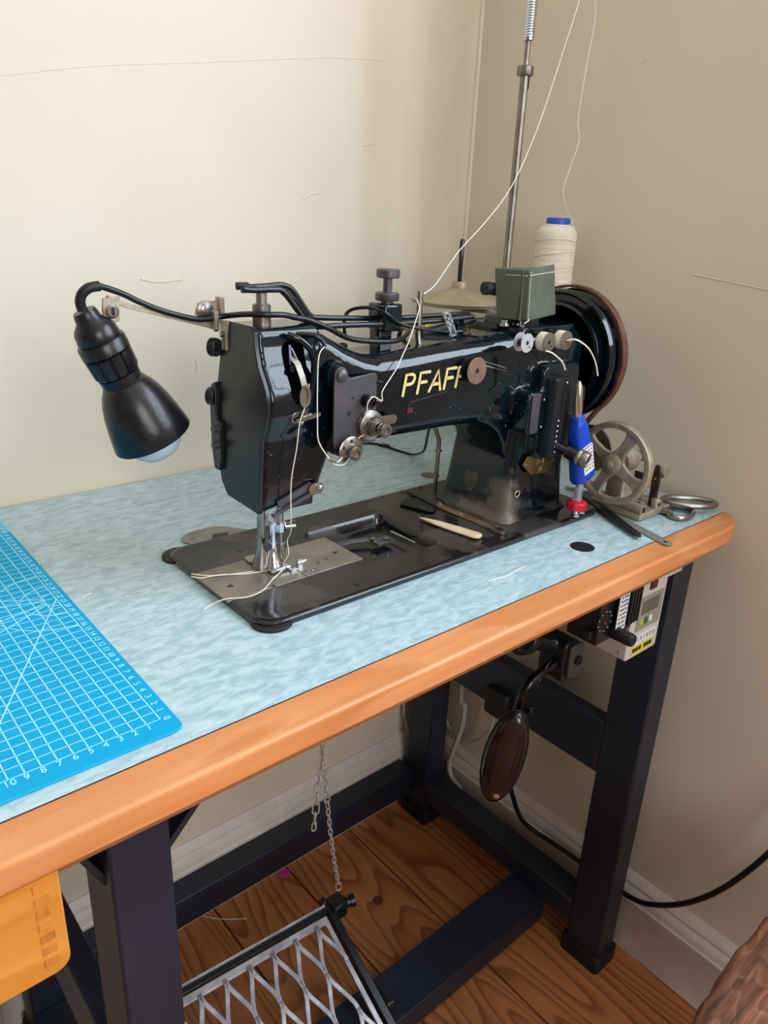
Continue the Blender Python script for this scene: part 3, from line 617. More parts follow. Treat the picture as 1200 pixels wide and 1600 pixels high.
# spring rods on top, pressure screw block
yk = (.572, .562)
for y, P in ((.576, [(.3353, 1.0533), (.3445, 1.0515), (.3603, 1.0517), (.3759, 1.0524), (.3865, 1.0484), (.3968, 1.036), (.4059, 1.0255), (.4145, 1.0228), (.4595, 1.020), (.5084, 1.0176), (.5614, 1.0176), (.6162, 1.0177)]),
             (.560, [(.328, 1.0518), (.3384, 1.0506), (.3571, 1.0506), (.3667, 1.0488), (.3797, 1.035), (.392, 1.0218), (.4017, 1.0174), (.4291, 1.017), (.4517, 1.0164), (.4998, 1.015), (.552, 1.0148), (.6058, 1.0167)])):
    obj('spring_rod', MB().tube([(x, y, z) for x, z in P], .0026, 10, smooth=4), black_satin, sm)
sw = [(.3580, 1.0505), (.3700, 1.0500), (.3800, 1.0420), (.3900, 1.0300), (.4000, 1.0215), (.4080, 1.0195)]
obj('spring_leaf', MB().strip([(x, .568, z) for x, z in sw], (0, .0085, 0), (0, 0, .0010)), black_satin, sm)
obj('rod_fork', MB().box(.3270, .3400, .5585, .5625, 1.0485, 1.0545).box(.3310, .3420, .5735, .5780, 1.0495, 1.0555).box(.3350, .3420, .5600, .5760, 1.0495, 1.0535), black_rubber, sm, bevel=.0006)
pb = obj('pressure_block', MB().box(.4785, .5020, .5560, .5820, 1.0080, 1.0340), black_enamel, sm, bevel=.0025)
obj('block_post', MB().box(.4800, .4960, .5640, .5800, .9880, 1.0090), black_enamel, pb, bevel=.0015)
obj('lock_nut', MB().lathe([(0, .0062), (.0025, .0062), (.0030, .0110), (.0040, .0117), (.0095, .0117), (.0105, .0108)], (.4893, .566, 1.0335), (0, 0, 1), 28), gun_metal, pb)
obj('pressure_screw', MB().lathe([(0, .0044), (.014, .0044), (.0145, .0105), (.0155, .0114), (.0215, .0114), (.0225, .0104)], (.4893, .566, 1.0430), (0, 0, 1), 28), gun_metal, pb)
obj('thread_pin', MB().tube([(.5330, .5560, .9880), (.5290, .5575, .9900), (.5276, .5590, .9960), (.5270, .560, 1.010), (.5270, .560, 1.0450)], .0033, 14, smooth=4), steel, sm)
obj('rear_bar', MB().tube([(.560, .590, .9975), (.583, .585, 1.0020), (.607, .578, 1.0075), (.622, .574, 1.0125)], .0048, 12, smooth=3), black_satin, sm)
obj('rear_bar_bracket', MB().box(.596, .606, .572, .582, .994, 1.0165).box(.585, .615, .566, .588, .994, .9985), black_enamel, sm, bevel=.001)
# small round cover behind the head
obj('bed_edge_wear', MB().tube([(.294, .640, BZ-.0012), (.2925, .505, BZ-.0012), (.2990, .4860, BZ-.0012), (.312, .4803, BZ-.0012), (.420, .4797, BZ-.0012), (.745, .4797, BZ-.0012)], .0011, 6), mat('worn_edge', (92, 88, 86), .35, .4, col2=(40, 40, 42), nscale=30), bed)
obj('rear_hump', MB().loft([[(x, y, z) for x, z in [(.372, .99)] + circ(.405, .992, .026, 16, PI, 0) + [(.438, .99)]] for y in (.588, .606)]), black_enamel, sm, bevel=.002)

# handwheel
hw = obj('handwheel', MB().lathe([(0, .012), (0, .030), (.006, .036), (.012, .044), (.012, .0560), (-.001, .0585), (-.003, .0600), (-.002, .0630), (.004, .0655), (.004, .0715), (.0005, .0745), (.001, .0770), (.006, .0785), (.012, .0770), (.015, .0700), (.021, .0700), (.024, .0775), (.028, .0785), (.031, .0760), (.031, .012)], (.764, YC, .962), (1, 0, 0), 72), black_enamel, sm, ang=30)
obj('wheel_rim_wear', MB().lathe([(-.0036, .0590), (-.0040, .0600), (-.0036, .0612)], (.764, YC, .962), (1, 0, 0), 72), steel_dark, hw)
obj('wheel_hub', MB().lathe([(-.006, .0), (-.006, .020), (.004, .024)], (.764, YC, .962), (1, 0, 0), 32), black_enamel, hw)
# small fittings behind and below the arm
obj('knee_rod', MB().tube([(.6395, .640, .8800), (.6400, .640, .8720), (.6490, .640, .8537), (.6488, .640, .8390), (.6475, .640, .787)], .0030, 10).lathe([(0, .0050), (.0025, .0050)], (.6489, .640, .8420), (0, 0, -1), 14), steel, sm)
# ------------------------------------------------------------------ lamp on the machine head
lp = thing('task_lamp', 'black bell shaped machine lamp hanging on a bracket left of the machine head', 'lamp', (.245, .61, .91))
T = Vector((.2150, .610, 1.0335)); B = Vector((.2612, .606, .9270)); ax = (B-T).normalized(); hL = (B-T).length
k = hL/.122
def pl(prof): return [(t*k, r) for t, r in prof]
obj('socket_cap', MB().lathe(pl([(0, .0050), (0, .0088), (.003, .0098), (.008, .0105), (.013, .0150), (.016, .0165), (.024, .0176), (.027, .0168)]), T, ax, 36), plastic_black, lp)
obj('socket_ring', MB().lathe(pl([(.026, .0165), (.0265, .0190), (.028, .0198), (.037, .0200), (.038, .0188)]), T, ax, 36), plastic_black, lp)
rings = []
u_ = ax.orthogonal().normalized(); v_ = ax.cross(u_)
for t, r in pl([(.038, .0180), (.039, .0196), (.055, .0188), (.0575, .0172)]):
    ring = []
    for j in range(120):
        g = .0016 if (j % 10) in (0, 1) else 0
        ring.append(T+ax*t+(u_*math.cos(2*PI*j/120)+v_*math.sin(2*PI*j/120))*(r-g))
    rings.append(ring)
obj('ribbed_collar', MB().loft(rings), plastic_black, lp)
obj('neck', MB().lathe(pl([(.056, .0150), (.058, .0150), (.0585, .0172), (.067, .0168)]), T, ax, 36), plastic_black, lp)
obj('lamp_shade', MB().lathe(pl([(.0655, .010), (.0655, .0168), (.0690, .0190), (.0740, .0222), (.082, .0258), (.092, .0288), (.106, .0318), (.1225, .0345), (.1235, .0342), (.1228, .0330), (.106, .0304), (.092, .0274), (.080, .0236), (.072, .0190)]), T, ax, 56), plastic_black, lp, ang=60)
obj('bulb', MB().lathe(pl([(.086, .009), (.100, .012), (.108, .018), (.118, .0225), (.127, .0235), (.135, .0215), (.141, .0160), (.1445, .0085), (.1455, .001)]), T, ax, 36), bulb_glass, lp, ang=80)
obj('arm_bar', MB().strip([(.2330, .6075, 1.0430), (.2500, .6075, 1.0358), (.2770, .6075, 1.0285), (.3210, .6075, 1.0165), (.3290, .6075, 1.0140)], (0, .0030, 0), (.0006, 0, .0018)), nickel, lp, bevel=.0004)
obj('arm_end', MB().sphere((.3275, .6070, 1.0138), .0030, 10), steel, lp)
lg = obj('lug', MB().prism([(.2285, 1.0430), (.2425, 1.0440), (.2405, 1.0250), (.2320, 1.0220), (.2290, 1.0260), (.2275, 1.0330)], 1, .6040, .6065), nickel, lp, bevel=.0006)
obj('slotted_screw', MB().lathe([(0, .0052), (.0022, .0052), (.003, .0042)], (.2345, .6038, 1.0330), (0, -1, 0), 20), steel, lg)
obj('screw_slot', MB().box(.2333, .2357, .6004, .6012, 1.0300, 1.0360), black_satin, lg)
cl = obj('bracket', MB().prism([(.3080, 1.0270), (.3110, 1.0360), (.3190, 1.0385), (.3300, 1.0375), (.3300, 1.0180), (.3190, 1.0190)], 1, .6060, .6085).box(.3285, .3330, .6000, .6085, 1.0240, 1.0410), nickel, lp, bevel=.0005)
obj('bracket_screw', MB().lathe([(0, .0072), (.0025, .0072), (.003, .0050), (.0045, .0050), (.005, .0040)], (.3165, .6060, 1.0310), (0, -1, 0), 22), steel, cl)
obj('bracket_foot', MB().box(.3210, .3250, .5965, .6075, 1.0140, 1.0300), nickel, cl, bevel=.0005)
CAB = [(.2140, .610, 1.0340), (.2125, .609, 1.0405), (.2142, .607, 1.0468), (.2194, .605, 1.0512), (.227, .605, 1.0522), (.2443, .604, 1.0462), (.257, .604, 1.0398), (.2728, .604, 1.0330), (.2895, .604, 1.0276), (.3099, .602, 1.0232), (.3310, .597, 1.0255), (.3355, .578, 1.0290), (.3375, .562, 1.0310), (.3420, .5530, 1.0315), (.3521, .5505, 1.0312), (.3619, .5505, 1.0305), (.373, .552, 1.0280), (.3892, .553, 1.0245), (.4103, .5528, 1.0165), (.4393, .556, 1.0045), (.4787, .5555, .9995), (.500, .5580, .9995), (.517, .5680, 1.0010), (.536, .584, 1.0030), (.545, .600, 1.0030), (.550, .612, .998), (.553, .618, .982), (.555, .619, .950)]
obj('power_cable', MB().tube(CAB, .0025, 10, smooth=5), cable_m, lp)
obj('cable_sleeve', MB().tube(CAB[:5], .0040, 12, smooth=5), black_rubber, lp)
tag(obj('thin_cable', MB().tube([(.4595, .592, .9985), (.4566, .590, 1.0174), (.4617, .586, 1.0267), (.4720, .570, 1.0300), (.4760, .5525, 1.0270), (.4932, .5520, 1.0169), (.515, .5520, 1.0110), (.5400, .5540, 1.007), (.5657, .556, 1.0035), (.5860, .556, 1.0030)], .0017, 8, smooth=5), cable_m), 'thin black cable looping over the square pressure block on the machine arm', 'cable')

# ------------------------------------------------------------------ drive belt
dp = []
for i in range(33):
    a = math.radians(250 - (250+38)*i/32)     # around the rear, the top and the front
    dp.append((.7885, YC-.0797*math.cos(a+PI), .962+.0797*math.sin(a)))
bt = [(.7885, YC+.0797*math.sin(t), .962+.0797*math.cos(t)) for t in [math.radians(125 - 8.2*i) for i in range(33)]]
tail = Vector((0, .046, -.065)).normalized(); p0 = Vector(bt[-1])
bt = [Vector((.7885, .640, .74)), Vector((.7885, .636, .83))] + [Vector(q) for q in bt] + [p0+tail*.03, p0+tail*.08, Vector((.7885, .575, .74))]
tag(obj('drive_belt', MB().strip(bt, (.0050, 0, 0), (0, 0, 0)) if False else MB().loft([[(p.x-.0052, p.y+n.y*h, p.z+n.z*h) if s < 0 else (p.x+.0052, p.y+n.y*h, p.z+n.z*h) for s, h in ((-1, 0), (1, 0), (1, .0030), (-1, .0030))] for p, n in
    [(bt[i], ((bt[min(i+1, len(bt)-1)]-bt[max(i-1, 0)]).normalized().cross(Vector((1, 0, 0))))) for i in range(len(bt))]]), leather), 'brown leather drive belt wrapped round the machine handwheel', 'belt')

# ------------------------------------------------------------------ thread stand and cone
ts = thing('thread_stand', 'tall steel thread stand with beige dishes behind the sewing machine', 'thread stand', (.797, .685, ZT))
obj('stand_base', MB().lathe([(0, .020), (.004, .020), (.006, .017), (.010, .009), (.022, .008)], (.797, .685, ZT), (0, 0, 1), 28), nickel, ts)
obj('lower_pole', MB().lathe([(0, .0052), (.500, .0052)], (.797, .685, ZT), (0, 0, 1), 20), steel_dull, ts)
obj('pole_slot', MB().box(.7985, .8003, .6797, .6803, 1.262, 1.276), black_satin, ts)
obj('pole_collar', MB().lathe([(0, .0095), (.001, .0100), (.0095, .0100), (.0105, .0092)], (.797, .685, 1.2760), (0, 0, 1), 24), steel_dull, ts)
obj('upper_pole', MB().lathe([(0, .0033), (.165, .0033)], (.797, .685, 1.2850), (0, 0, 1), 16), steel_dull, ts)
hel = [(.797+.0058*math.cos(2*PI*i/12), .685+.0058*math.sin(2*PI*i/12), 1.312+.0027*i/12) for i in range(12*38)]
obj('pole_spring', MB().tube(hel, .0014, 6), chrome, ts)
obj('crossbar', MB().tube([(.720, .690, 1.446), (.797, .685, 1.446), (.890, .678, 1.446)], .0030, 10), steel_dull, ts)
for x, y in ((.872, .668), (.885, .684)):
    obj('thread_eyelet', MB().tube([(x, y+.006*math.cos(a), 1.438+.006*math.sin(a)) for a in [2*PI*i/14 for i in range(14)]], .0012, 6, closed=True), steel, ts)
dish_prof = [(0, .012), (.002, .050), (.004, .0585), (.0075, .0598), (.0085, .0590), (.0085, .0560), (.0150, .0340), (.0200, .0150), (.0230, .0100), (.0300, .0092), (.0310, .0080)]
dl = obj('spool_dish', MB().lathe(dish_prof, (.716, .690, 1.0080), (0, 0, 1), 48), dish_m, ts, ang=50)
obj('spool_pin', MB().lathe([(0, .0028), (.028, .0028), (.0285, .0032), (.048, .0032), (.051, .0020)], (.716, .690, 1.0385), (0, 0, 1), 16), steel_dark, ts)
obj('spool_dish', MB().lathe([(0, .012), (.002, .030), (.004, .0360), (.0070, .0365), (.0080, .0340), (.0105, .0200)], (.884, .676, 1.0020), (0, 0, 1), 40), dish_m, ts, ang=50)
obj('dish_arm', MB().strip([(.716, .690, 1.0060), (.797, .685, .9960), (.884, .676, 1.0000)], (0, .0110, 0), (0, 0, .0022)), dish_m, ts, bevel=.001)
obj('arm_clamp', MB().lathe([(0, .012), (.016, .012)], (.797, .685, .9880), (0, 0, 1), 24), nickel, ts)
obj('clamp_screw', MB().lathe([(0, .004), (.010, .004), (.010, .0085), (.020, .0085)], (.785, .690, 1.0290), (-1, .1, 0), 16).box(.780, .796, .684, .694, 1.020, 1.036), black_rubber, ts, bevel=.0008)
cn = thing('thread_cone', 'big cone of cream thread with a blue core top on the thread stand', 'thread cone', (.884, .676, 1.0125))
prof = [(0, .0240), (.0005, .0275)]
for i in range(40): prof.append((.002+.0855*i/39, .0276-.0010*i/39 + .00035*math.sin(i*1.9)))
prof += [(.0905, .0255), (.0945, .0225), (.0975, .0180), (.0985, .0160)]
obj('thread_winding', MB().lathe(prof, (.884, .676, 1.0125), (0, 0, 1), 44), white_thread, cn, ang=60)
for i in range(5):
    z = 1.026+.0155*i
    obj('wound_strand', MB().tube([(.884+.0279*math.cos(a), .676+.0279*math.sin(a), z+.005*math.sin(a+i)) for a in [2*PI*j/40 for j in range(40)]], .0006, 5, closed=True), thread_m, cn)
obj('cone_core', MB().lathe([(0, .0158), (.0085, .0158), (.0095, .0150), (.0095, .0105), (.004, .0100)], (.884, .676, 1.1095), (0, 0, 1), 36), cap_blue, cn)
# threads
tag(obj('upper_thread', MB().tube([(.872, .668, 1.438), (.8554, .66, 1.3861), (.8372, .6481, 1.3556), (.8033, .6362, 1.2976), (.7575, .6244, 1.2132), (.7089, .6125, 1.1498), (.6584, .6006, 1.1116), (.6048, .5888, 1.0789), (.5633, .5769, 1.0484), (.5318, .565, 1.0398), (.5262, .5655, 1.0390), (.5228, .5600, 1.0370), (.5226, .5560, 1.0310), (.5200, .5535, 1.0260), (.4963, .5385, 1.0032), (.479, .5275, .9922), (.4686, .524, .9805), (.459, .5215, .9723), (.4457, .5170, .9620), (.4440, .5145, .9540), (.4330, .5135, .9595), (.4262, .5135, .9545), (.4275, .5160, .9460), (.4250, .5185, .9360), (.4265, .5185, .9240), (.4166, .5150, .9215), (.4030, .5125, .9030), (.3900, .5115, .9030), (.3809, .5115, .9120), (.3732, .515, .9263), (.3738, .518, .9428), (.3749, .520, .976), (.3790, .524, .9990), (.3850, .5245, 1.0060)], .00050, 6, smooth=4), thread_m),
    'long cream thread from the thread stand through pin and tension discs of the machine', 'thread')
tag(obj('needle_thread', MB().tube([(.3690, .5240, .9760), (.3660, .5240, .9590), (.3585, .5225, .9445), (.3572, .5255, .920), (.3535, .5285, .8904), (.3546, .5310, .858), (.3605, .540, .8350), (.3650, .553, .8202), (.3665, .553, .8060), (.3650, .5600, .7930)], .00050, 6, smooth=4), thread_m), 'cream thread running down the front of the machine head to the needle', 'thread')
tag(obj('cone_thread', MB().tube([(.9005, .66, 1.1058), (.8695, .6622, 1.1467), (.8794, .6644, 1.1779), (.8953, .6667, 1.2132), (.8906, .6689, 1.2352), (.8957, .6711, 1.2795), (.901, .6733, 1.3052), (.9087, .6756, 1.3485), (.9073, .6778, 1.3724), (.9027, .68, 1.3986), (.885, .684, 1.438)], .0007, 6, smooth=5), thread_m), 'wavy cream thread rising from the thread cone in front of the right wall', 'thread')
for n, P, lab in (('loose_thread', [(.3640, .5590, .7900), (.3530, .5620, .7888), (.3264, .5705, .7885), (.3085, .5816, .7885), (.2908, .586, .7885), (.2846, .5944, .7885)], 'first of two thread tails lying side by side across the slide plate to the left'),
    ('loose_thread', [(.3650, .5580, .7905), (.3540, .5650, .7888), (.3278, .5729, .7886), (.3079, .5804, .7886), (.2948, .5897, .7885), (.2871, .5993, .7885)], 'thread tail on the slide plate ending furthest back at the bed edge'),
    ('loose_thread', [(.3660, .5570, .7900), (.3440, .5455, .7888), (.3233, .5311, .7884), (.3044, .5287, .7885), (.2885, .5366, .7884), (.2770, .5434, .7830), (.2695, .5426, .7809)], 'thread tail running forward over the bed corner onto the aqua table')):
    tag(obj(n, MB().tube(P, .00055, 6, smooth=5), thread_m), lab, 'thread', 'thread tails at the needle')
tag(obj('thread_snippet', MB().tube([(.5211, .4326, .7806), (.5434, .4288, .7808), (.5646, .4317, .7806), (.5794, .4322, .7806)], .0005, 6, smooth=4), thread_m), 'white thread snippet lying on the aqua table in front of the machine bed', 'thread')
tag(obj('thread_snippet', MB().tube([(.1937, .6265, .7806), (.1986, .629, .7809), (.2032, .6303, .7806)], .0005, 6, smooth=4), thread_m), 'tiny white thread snippet beside the right edge of the blue cutting mat', 'thread')
tag(obj('thread_snippet', MB().tube([(.4054, .8752, .0008), (.425, .8518, .0008), (.4592, .8263, .0008)], .0006, 6, smooth=4), thread_m), 'pale thread snippet on the floorboards near the rear rail', 'thread')
tag(obj('paper_scrap', MB().prism([(.556, .874), (.572, .866), (.566, .853), (.551, .862)], 2, .0003, .0012), pink_m), 'small bright pink scrap on the floorboards by the rear rail', 'scrap')

# ------------------------------------------------------------------ bobbins
def bobbin(name, label, loc, th, r=.0098, h=.0105, flange=steel, axis=(0, -1, 0), group='bobbins stuck to the column'):
    t = thing(name, label, 'bobbin', loc, group)
    o = Vector(loc); a = Vector(axis)
    obj('flange', MB().lathe([(0, .0022), (0, r), (.0008, r), (.0008, .0022)], o, a, 32), flange, t)
    obj('flange', MB().lathe([(h-.0008, .0024), (h-.0008, r), (h, r), (h, .0024), (h-.002, .0020)], o, a, 32), flange, t)
    obj('core_hole', MB().lathe([(h-.0022, .0021), (h-.0002, .0023)], o, a, 16), black_rubber, t)
    if th: obj('thread_winding', MB().lathe([(.0008, r*th), (h*.3, r*th*1.02), (h*.6, r*th), (h-.0008, r*th*.99)], o, a, 32), white_thread if th > .5 else black_satin, t)
    obj('flange_notch', MB().box(o.x+.0028, o.x+.0046, o.y-h-.0001, o.y-h+.0003, o.z-.0055, o.z-.0035), black_rubber, t)
    return t
bobbin('bobbin', 'empty silver bobbin, leftmost of the three in a row on the machine column', (.6265, .5105, .9960), .45, flange=mat('bright_aluminium', (205, 206, 212), .35, .6))
bobbin('bobbin', 'thread filled bobbin in the middle of the row of three on the machine column', (.6610, .5100, .9945), .97, r=.0102, h=.0115, flange=steel_dull)
bobbin('bobbin', 'thread filled bobbin nearest the handwheel in the row of three', (.6905, .5095, .9945), .97, r=.0102, h=.0115, flange=steel_dull)
bb = thing('bobbin', 'large coppery bobbin stuck on the machine arm over the end of the lettering', 'bobbin', (.5735, .5280, .9690))
obj('flange', MB().lathe([(0, .004), (0, .0125), (.0010, .0125), (.0010, .004)], (.5715, .5282, .9690), (0, -1, 0), 36), black_satin, bb)
obj('flange', MB().lathe([(0, .0026), (0, .0136), (.0008, .0140), (.0016, .0136), (.0016, .0026), (.0004, .0022)], (.5735, .5195, .9690), (0, -1, 0), 40), mat('coppery_steel', (168, 138, 122), .38, .75, col2=(146, 120, 108), nscale=60), bb)
obj('core', MB().lathe([(0, .006), (.0080, .006)], (.5735, .5275, .9690), (0, -1, 0), 20), black_satin, bb)
obj('core_hole', MB().lathe([(0, .0024), (.0002, .0024)], (.5735, .5184, .9690), (0, -1, 0), 14), black_rubber, bb)
tag(obj('bobbin_thread', MB().tube([(.6560, .4985, .9860), (.6626, .494, .9837), (.6756, .490, .9744), (.6821, .489, .9649)], .0008, 6, smooth=4), thread_m), 'cream thread end hanging from the middle bobbin of the row', 'thread')
tag(obj('bobbin_thread', MB().tube([(.6905, .4985, .9945), (.6950, .493, .9962), (.7019, .490, .9944), (.7218, .490, .9846), (.7377, .490, .9691), (.7468, .490, .9523)], .0009, 6, smooth=4), thread_m), 'cream thread end curving from the bobbin nearest the handwheel', 'thread')
tag(obj('bobbin_thread', MB().tube([(.6265, .5030, .9860), (.6265, .5065, .9760), (.6245, .5105, .9600), (.620, .5165, .9460), (.613, .5170, .9400)], .0006, 6, smooth=4), black_satin), 'dark thread hanging down the column from the empty silver bobbin', 'thread')
tag(obj('wire_pin', MB().tube([(.6262, .5250, .9660), (.5935, .5255, .9755), (.5900, .5255, .9760), (.5890, .5255, .9745), (.5900, .5255, .9728), (.6275, .5250, .9618)], .0009, 6, smooth=2), chrome), 'thin doubled wire pin stuck on the machine arm right of the coppery bobbin', 'pin')

# ------------------------------------------------------------------ fabric cup on the cover
fc = thing('fabric_cup', 'olive canvas cup with white stitching standing on top of the machine column', 'fabric cup', (.678, .550, 1.0142))
def cup_ring(z, f, sh):
    pts = [(.6355, .5525), (.6485, .5225), (.6760, .5260), (.7075, .5300), (.7160, .5480), (.7130, .5640), (.6900, .5660), (.6580, .5640)]
    top = [(.6270, .5540), (.6420, .5200), (.6640, .5205), (.6870, .5235), (.6900, .5270), (.6870, .5290), (.6640, .5350), (.6360, .5480)]
    zz = [0, -.0002, .001, .003, .004, .004, .002, .0005]
    out = []
    for i in range(8):
        b = Vector(pts[i]).lerp(Vector(top[i]), f); c = Vector((.672, .552))
        b = c+(b-c)*sh
        out.append((b.x, b.y, z+zz[i]*(1-f*.4)+(.003 if i in (2, 3, 4) else 0)*f))
    return out
def dens(r):
    o = []
    P = [Vector(p) for p in r]; n = len(P)
    for i in range(n):
        for t in (0, .25, .5, .75): o.append(P[i].lerp(P[(i+1) % n], t))
    return o
obj('canvas_body', MB().loft([dens(cup_ring(*a)) for a in ((1.0142, 0, .96), (1.0155, .02, 1), (1.028, .27, 1.008), (1.040, .52, .998), (1.053, .78, 1.006), (1.0655, 1, 1), (1.0664, 1, .97))]), canvas, fc, ang=30)
obj('folded_seam', MB().strip([(.6440, .5283, 1.0148), (.6422, .5272, 1.040), (.6395, .5262, 1.0655)], (.0004, .0009, 0), (.0010, -.0003, 0)), canvas, fc)
def stitch(a, b, n, name='stitching'):
    a = Vector(a); b = Vector(b); mb = MB()
    for i in range(n):
        mb.tube([a.lerp(b, (i+.12)/n), a.lerp(b, (i+.80)/n)], .00042, 5)
    obj(name, mb, thread_m, fc)
stitch((.6500, .5218, 1.0160), (.6440, .5192, 1.0650), 17)
stitch((.6285, .5535, 1.0600), (.6420, .5207, 1.0605), 10)
stitch((.6425, .5192, 1.0610), (.6875, .5228, 1.0640), 14)
obj('thread_end', MB().tube([(.6500, .5216, 1.0175), (.6490, .5195, 1.0155), (.6440, .5190, 1.0135), (.6410, .519, 1.0125)], .0005, 5, smooth=3), thread_m, fc)

# plastic clip on the spring rods
ck = thing('plastic_clip', 'small clear plastic sewing clip gripping the rods on the machine arm', 'clip', (.566, .556, .999))
cz = [(.5600, 1.0230), (.5640, 1.0175), (.5690, 1.0080), (.5735, .9995)]
fr_ = MB()
for s in (-1, 1): fr_.strip([(x+s*.0034, .5555, z+s*.0004) for x, z in cz], (.0009, 0, .0003), (0, .0012, 0))
for i, (x, z) in enumerate([(.5600, 1.0228), (.5635, 1.0170), (.5675, 1.0110), (.5735, .9998)]): fr_.strip([(x-.004, .5555, z-.0006), (x+.004, .5555, z+.0006)], (.0005, 0, -.0009), (0, .0012, 0))
obj('clip_frame', fr_, clear_plastic, ck)
obj('clip_pad', MB().strip([(.5650, .5568, 1.0140), (.5730, .5568, 1.0003)], (.0028, 0, .0010), (0, .0005, 0)), clear_plastic, ck)
obj('clip_back', MB().strip([(.5545, .5800, 1.0150), (.5590, .5800, 1.0070)], (.0036, 0, .0010), (0, .0012, 0)), yellow_clip, ck)

# ------------------------------------------------------------------ blue bottle
bo = thing('glue_bottle', 'blue plastic bottle with white sticker, nozzle down in a red cap beside the column', 'bottle', (.7270, .4800, BZ))
b0 = Vector((.7295, .4790, .8345)); b1 = Vector((.7000, .4790, .9195)); bx = (b1-b0).normalized(); sx_ = Vector((bx.z, 0, -bx.x)); sy_ = Vector((0, 1, 0))
def bring(t, w, d, r=.35):
    P = []
    for (a, b) in rrect(-w, w, -d, d, min(w, d)*r*2*.98, 5): P.append(b0+bx*t+sx_*a+sy_*b)
    return P
obj('bottle_body', MB().loft([bring(*q) for q in ((0, .0130, .0080), (.0015, .0152, .0092), (.0050, .0156, .0095), (.040, .0140, .0090), (.065, .0115, .0085), (.0735, .0092, .0078), (.0765, .0080, .0070), (.0770, .0072, .0066), (.0830, .0070, .0064), (.0840, .0062, .0058))]), blue_plastic, bo, ang=50)
lab = obj('sticker', MB().loft([[b0+bx*(.0290+v)+sx_*(u+.0012)+sy_*y for u, v in rrect(-.0092, .0090, -.0180, .0180, .0018, 4)] for y in (-.0090, -.0102)]), label_white, bo)
mbp = MB()
for i in range(7):
    for j, (a, c) in enumerate(((-.0072, -.002), (-.0012, .003), (.0042, .0076))):
        v = .0155-.0048*i
        q = [b0+bx*(.0290+v+dv)+sx_*(u+.0012)+sy_*(-.01026) for u, dv in ((a, 0), (c, 0), (c, .0016), (a, .0016))]
        mbp.add(q+[p+sy_*.0003 for p in q], [(0, 1, 2, 3), (7, 6, 5, 4), (0, 4, 5, 1), (1, 5, 6, 2), (2, 6, 7, 3), (3, 7, 4, 0)])
obj('sticker_print', mbp, print_grey, lab)
obj('silver_tube', MB().lathe([(0, .0044), (.002, .0046), (.034, .0046), (.036, .0036), (.041, .0022)], b0+bx*.083, (-.16, 0, 1), 18), mat('polished_tube', (206, 188, 170), .18, .9), bo)
nz = obj('nozzle', MB().lathe([(0, .0018), (.005, .0021), (.010, .0044), (.020, .0050), (.028, .0050)], (.7275, .4795, .8360), (-.05, 0, -1), 20), clear_plastic, bo)
obj('nozzle_print', MB().box(.7255, .7275, .4740, .4744, .8130, .8200), print_grey, nz)
rc = []
for t, r in ((0, .0085), (.0015, .0118), (.009, .0122), (.0105, .0105), (.012, .0060)):
    rc.append([(.7262+math.cos(2*PI*j/24)*r*(1.0 if j % 3 else .93), .4795+math.sin(2*PI*j/24)*r*(1.0 if j % 3 else .93), .7960+t) for j in range(24)])
obj('red_cap', MB().loft(rc), red_plastic, bo, ang=30)
obj('chrome_screw', MB().lathe([(.0004, .0050), (.0028, .0050), (.0036, .0040), (.0090, .0036)], (.7262, .4795, BZ+.0002), (0, 0, 1), 18).cyl((.7285, .4760, .7930), (.7325, .4715, .7930), .0022, n=10), chrome, bo)

# ------------------------------------------------------------------ things lying on the bed and the table
bf = MB(); A = Vector((.5634, .5784, BZ+.0028)); D = Vector((.5805, .4982, BZ+.0028)); dd = (D-A); sd = Vector((dd.y, -dd.x, 0)).normalized()
for t, wd, th in ((0, .0006, .0006), (.08, .0022, .0014), (.30, .0058, .0024), (.60, .0074, .0027), (.90, .0080, .0028), (.965, .0072, .0026), (.99, .0050, .0022), (1, .0030, .0014)):
    bf.v += []
    bf_r = [A+dd*t+sd*(wd*math.cos(a))+Vector((0, 0, th*math.sin(a))) for a in [2*PI*i/14 for i in range(14)]]
    rings = locals().get('bf_rings', []) if t else []
    rings.append(bf_r); bf_rings = rings
tag(obj('bone_folder', MB().loft(bf_rings), bone, ang=60), 'cream bone folder with one pointed end lying on the machine bed', 'bone folder')
sr = thing('folding_cutter', 'narrow bronze folding cutter with a dark blade lying at the column foot', 'cutter', (.612, .565, BZ))
obj('handle_bar', MB().loft([[(x, y, z) for x, z in ((a, BZ+.0004), (a+.0080, BZ+.0004), (a+.0085, BZ+.0040), (a+.0010, BZ+.0040))] for a, y in ((.6065, .596), (.6085, .540), (.6090, .510))]), mat('bronze_bar', (150, 126, 106), .4, .7, col2=(120, 100, 84), nscale=40), sr, bevel=.0006)
obj('end_loop', MB().ribbon([(.6130+.0062*math.cos(a), .5015+.0090*math.sin(a), BZ+.0005) for a in [2*PI*i/24 for i in range(24)]], .0016, .0034, (0, 0, 1), closed=True), steel_dull, sr)
obj('blade', MB().prism([(.6050, .596), (.6140, .596), (.6155, .640), (.6105, .652)], 2, BZ+.0006, BZ+.0026), black_satin, sr)
obj('upper_bar', MB().strip([(.6195, .594, BZ+.0050), (.6190, .530, BZ+.0050), (.6150, .506, BZ+.0045)], (.0016, 0, 0), (0, 0, .0014)), steel_dull, sr)
for y in (.593, .560): obj('rivet', MB().lathe([(0, .0026), (.0008, .0026), (.0012, .0018)], (.6125, y, BZ+.0040), (0, 0, 1), 14), chrome, sr)
cd = thing('needle_wallet', 'small black needle wallet lying on the bed behind the bone folder', 'wallet', (.590, .608, BZ))
